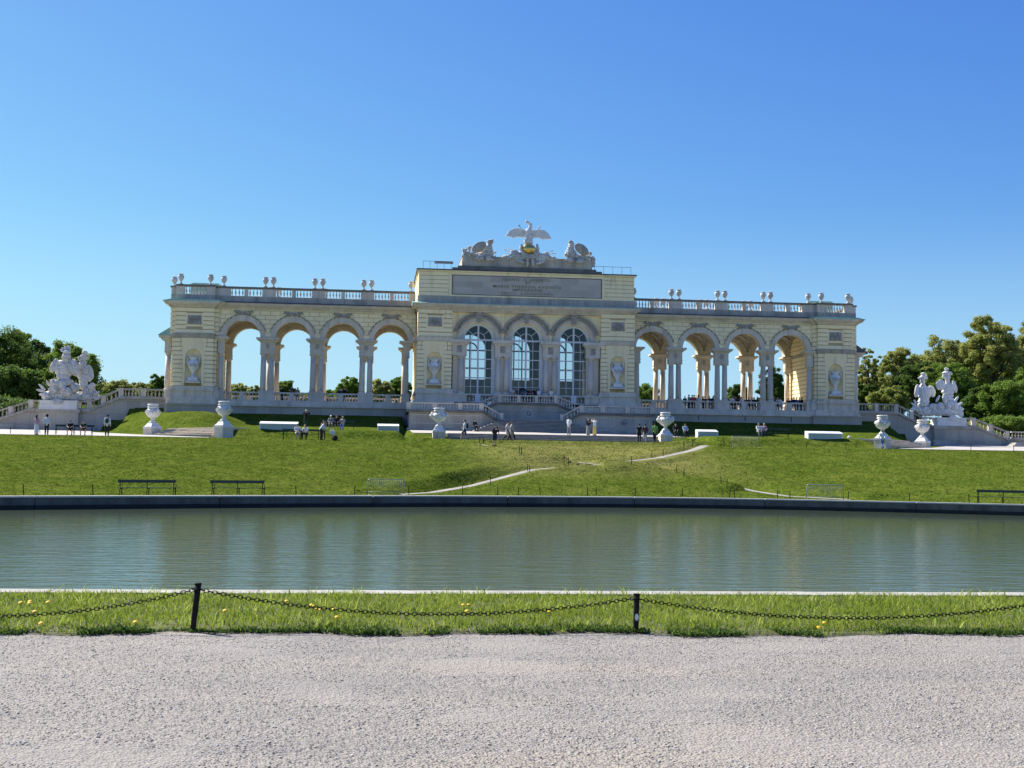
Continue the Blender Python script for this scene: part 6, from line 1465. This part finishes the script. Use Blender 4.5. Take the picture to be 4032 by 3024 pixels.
person(W(2316,1716,-21.2),.1,'phone','shirt','black','skirt','grey','long_hair','black','woman in black top and long grey skirt above the lower steps',.97)
person(W(2341,1718,-21.6),-.8,'raise','shirt','white','skirt','yellow','short_hair','black','woman in white top and flowing yellow skirt above the lower steps',.97)
person(W(2517,1743,-28.0),PI,'stand','tee','black','trousers','black','short_hair','black','person in black seen from behind, left of three near the right central urn',.97)
person(W(2540,1744,-28.0),PI-.2,'walk','shirt','maroon','trousers','pale grey','short_hair','black','person in maroon top and pale grey trousers, middle of three near the urn',.96)
person(W(2578,1746,-28.4),PI,'walk','tee','green','trousers','black','short_hair','black','man in bright green shirt walking toward the right central urn',1.02)
person(W(2660,1716,-21.7)+Vector((0,.05,0)),0,'sit','shirt','black','trousers','black','short_hair','black','dark dressed person sitting in deep shade behind the right central urn')
person(W(2697,1716,-21.7)+Vector((0,.05,0)),.2,'sit','shirt','light blue','trousers','black','short_hair','black','person in pale shirt sitting in deep shade behind the right central urn')
person(W(2987,1723,-22.6)+Vector((0,.05,0)),.1,'sit','shirt','white','trousers','grey','short_hair','grey','person in white jacket, left of the pair on the right shaded bench')
person(W(3009,1723,-22.6)+Vector((0,.05,0)),-.1,'sit','shirt','pink','trousers','navy','cap','pale grey','person in pink top and pale cap, right of the pair on the shaded bench')
person(W(3475,1768,-32.2),PI,'walk','shirt','white','trousers','blue','short_hair','brown','person in white shirt and blue jeans in front of the outer right urn',.95)
# visitors on the balcony
rp=random.Random(5)
for px,c,hr,hc,l in((2017,'pale grey','short_hair','black','person in pale grey at the left end of the balcony'),(2057,'blue','cap','black','person in blue under a dark sunshade on the balcony'),(2077,'black','short_hair','brown','person in black on the balcony, third head from the left'),(2091,'navy','short_hair','black','person in navy on the balcony, fourth head from the left'),(2106,'black','short_hair','black','person in black on the balcony, fifth head from the left'),(2122,'white','long_hair','black','woman in white with long dark hair on the balcony, sixth from left'),(2170,'white','short_hair','brown','person in white standing alone toward the right of the balcony')):
    p=at(px,1575,-4.55);person((p.x,-4.55,8.72),rp.uniform(-.5,.5),'lean' if px%2 else 'stand','tee',c,'trousers','black',hr,hc,l,rp.uniform(.92,1.0))
mb=MB();mb.lathe([(.02,.25),(.2,.22),(.36,.12),(.42,0),(.40,.0),(.2,.16),(.02,.19)],(0,0,0),12,smooth=False);mb.tube([(0,0,-.7),(0,0,.3)],.012,6);p=at(2058,1537,-4.9);tag(mb.build('umbrella',cloth('black'),None,(p.x,-4.9,p.z)),'small dark umbrella above the people on the balcony','umbrella')
p=at(1921,1600,-7);person((p.x,-7.2,7.42),R_,'bend','tee','white','trousers','black','short_hair','black','person in white bending on the side stairs left of the balcony',.95)
# visitors behind the arcade balustrades
cols=['black','black','navy','grey','black','maroon','dark green','white','blue','black','brown','red']
groups=[((1109,1148,1172),'the first pier pair from the left pavilion'),((1337,1357),'the third arch from the left'),((2697,2713,2722,2733,2751,2768,2776,2796,2803),'the second arch right of the centre block'),((2880,2889,2897,2915,2925,2936,2948,2960,2971,2983),'the third arch right of the centre block'),((3050,3062,3072,3104,3114,3126,3137,3149,3158),'the last arch beside the right pavilion')]
ordn=['first','second','third','fourth','fifth','sixth','seventh','eighth','ninth','tenth']
for xs,where in groups:
    for i,px in enumerate(xs):
        Y=.75+rp.uniform(0,.9);p=at(px,1560,Y);c=rp.choice(cols);pose=rp.choice(['stand','lean','phone'])
        if px==1357: pose='raise';c='black'
        if px in(3062,3072): c='white'
        person((p.x,Y,ZF+.0),rp.uniform(-1.2,1.2) if rp.random()<.6 else PI+rp.uniform(-.8,.8),pose,rp.choice(['tee','shirt']),c,'trousers',rp.choice(['black','navy','grey']),rp.choice(['short_hair','long_hair','cap','short_hair']),rp.choice(['black','brown','black','blond']),
          'person in %s behind the balustrade of %s, %s from the left'%(c,where,ordn[i]) if len(('person in %s behind the balustrade of %s, %s from the left'%(c,where,ordn[i])).split())<=16 else '%s dressed visitor, %s from left in %s'%(c,ordn[i],where),rp.uniform(.9,1.02),group='visitors behind the arcade balustrade')
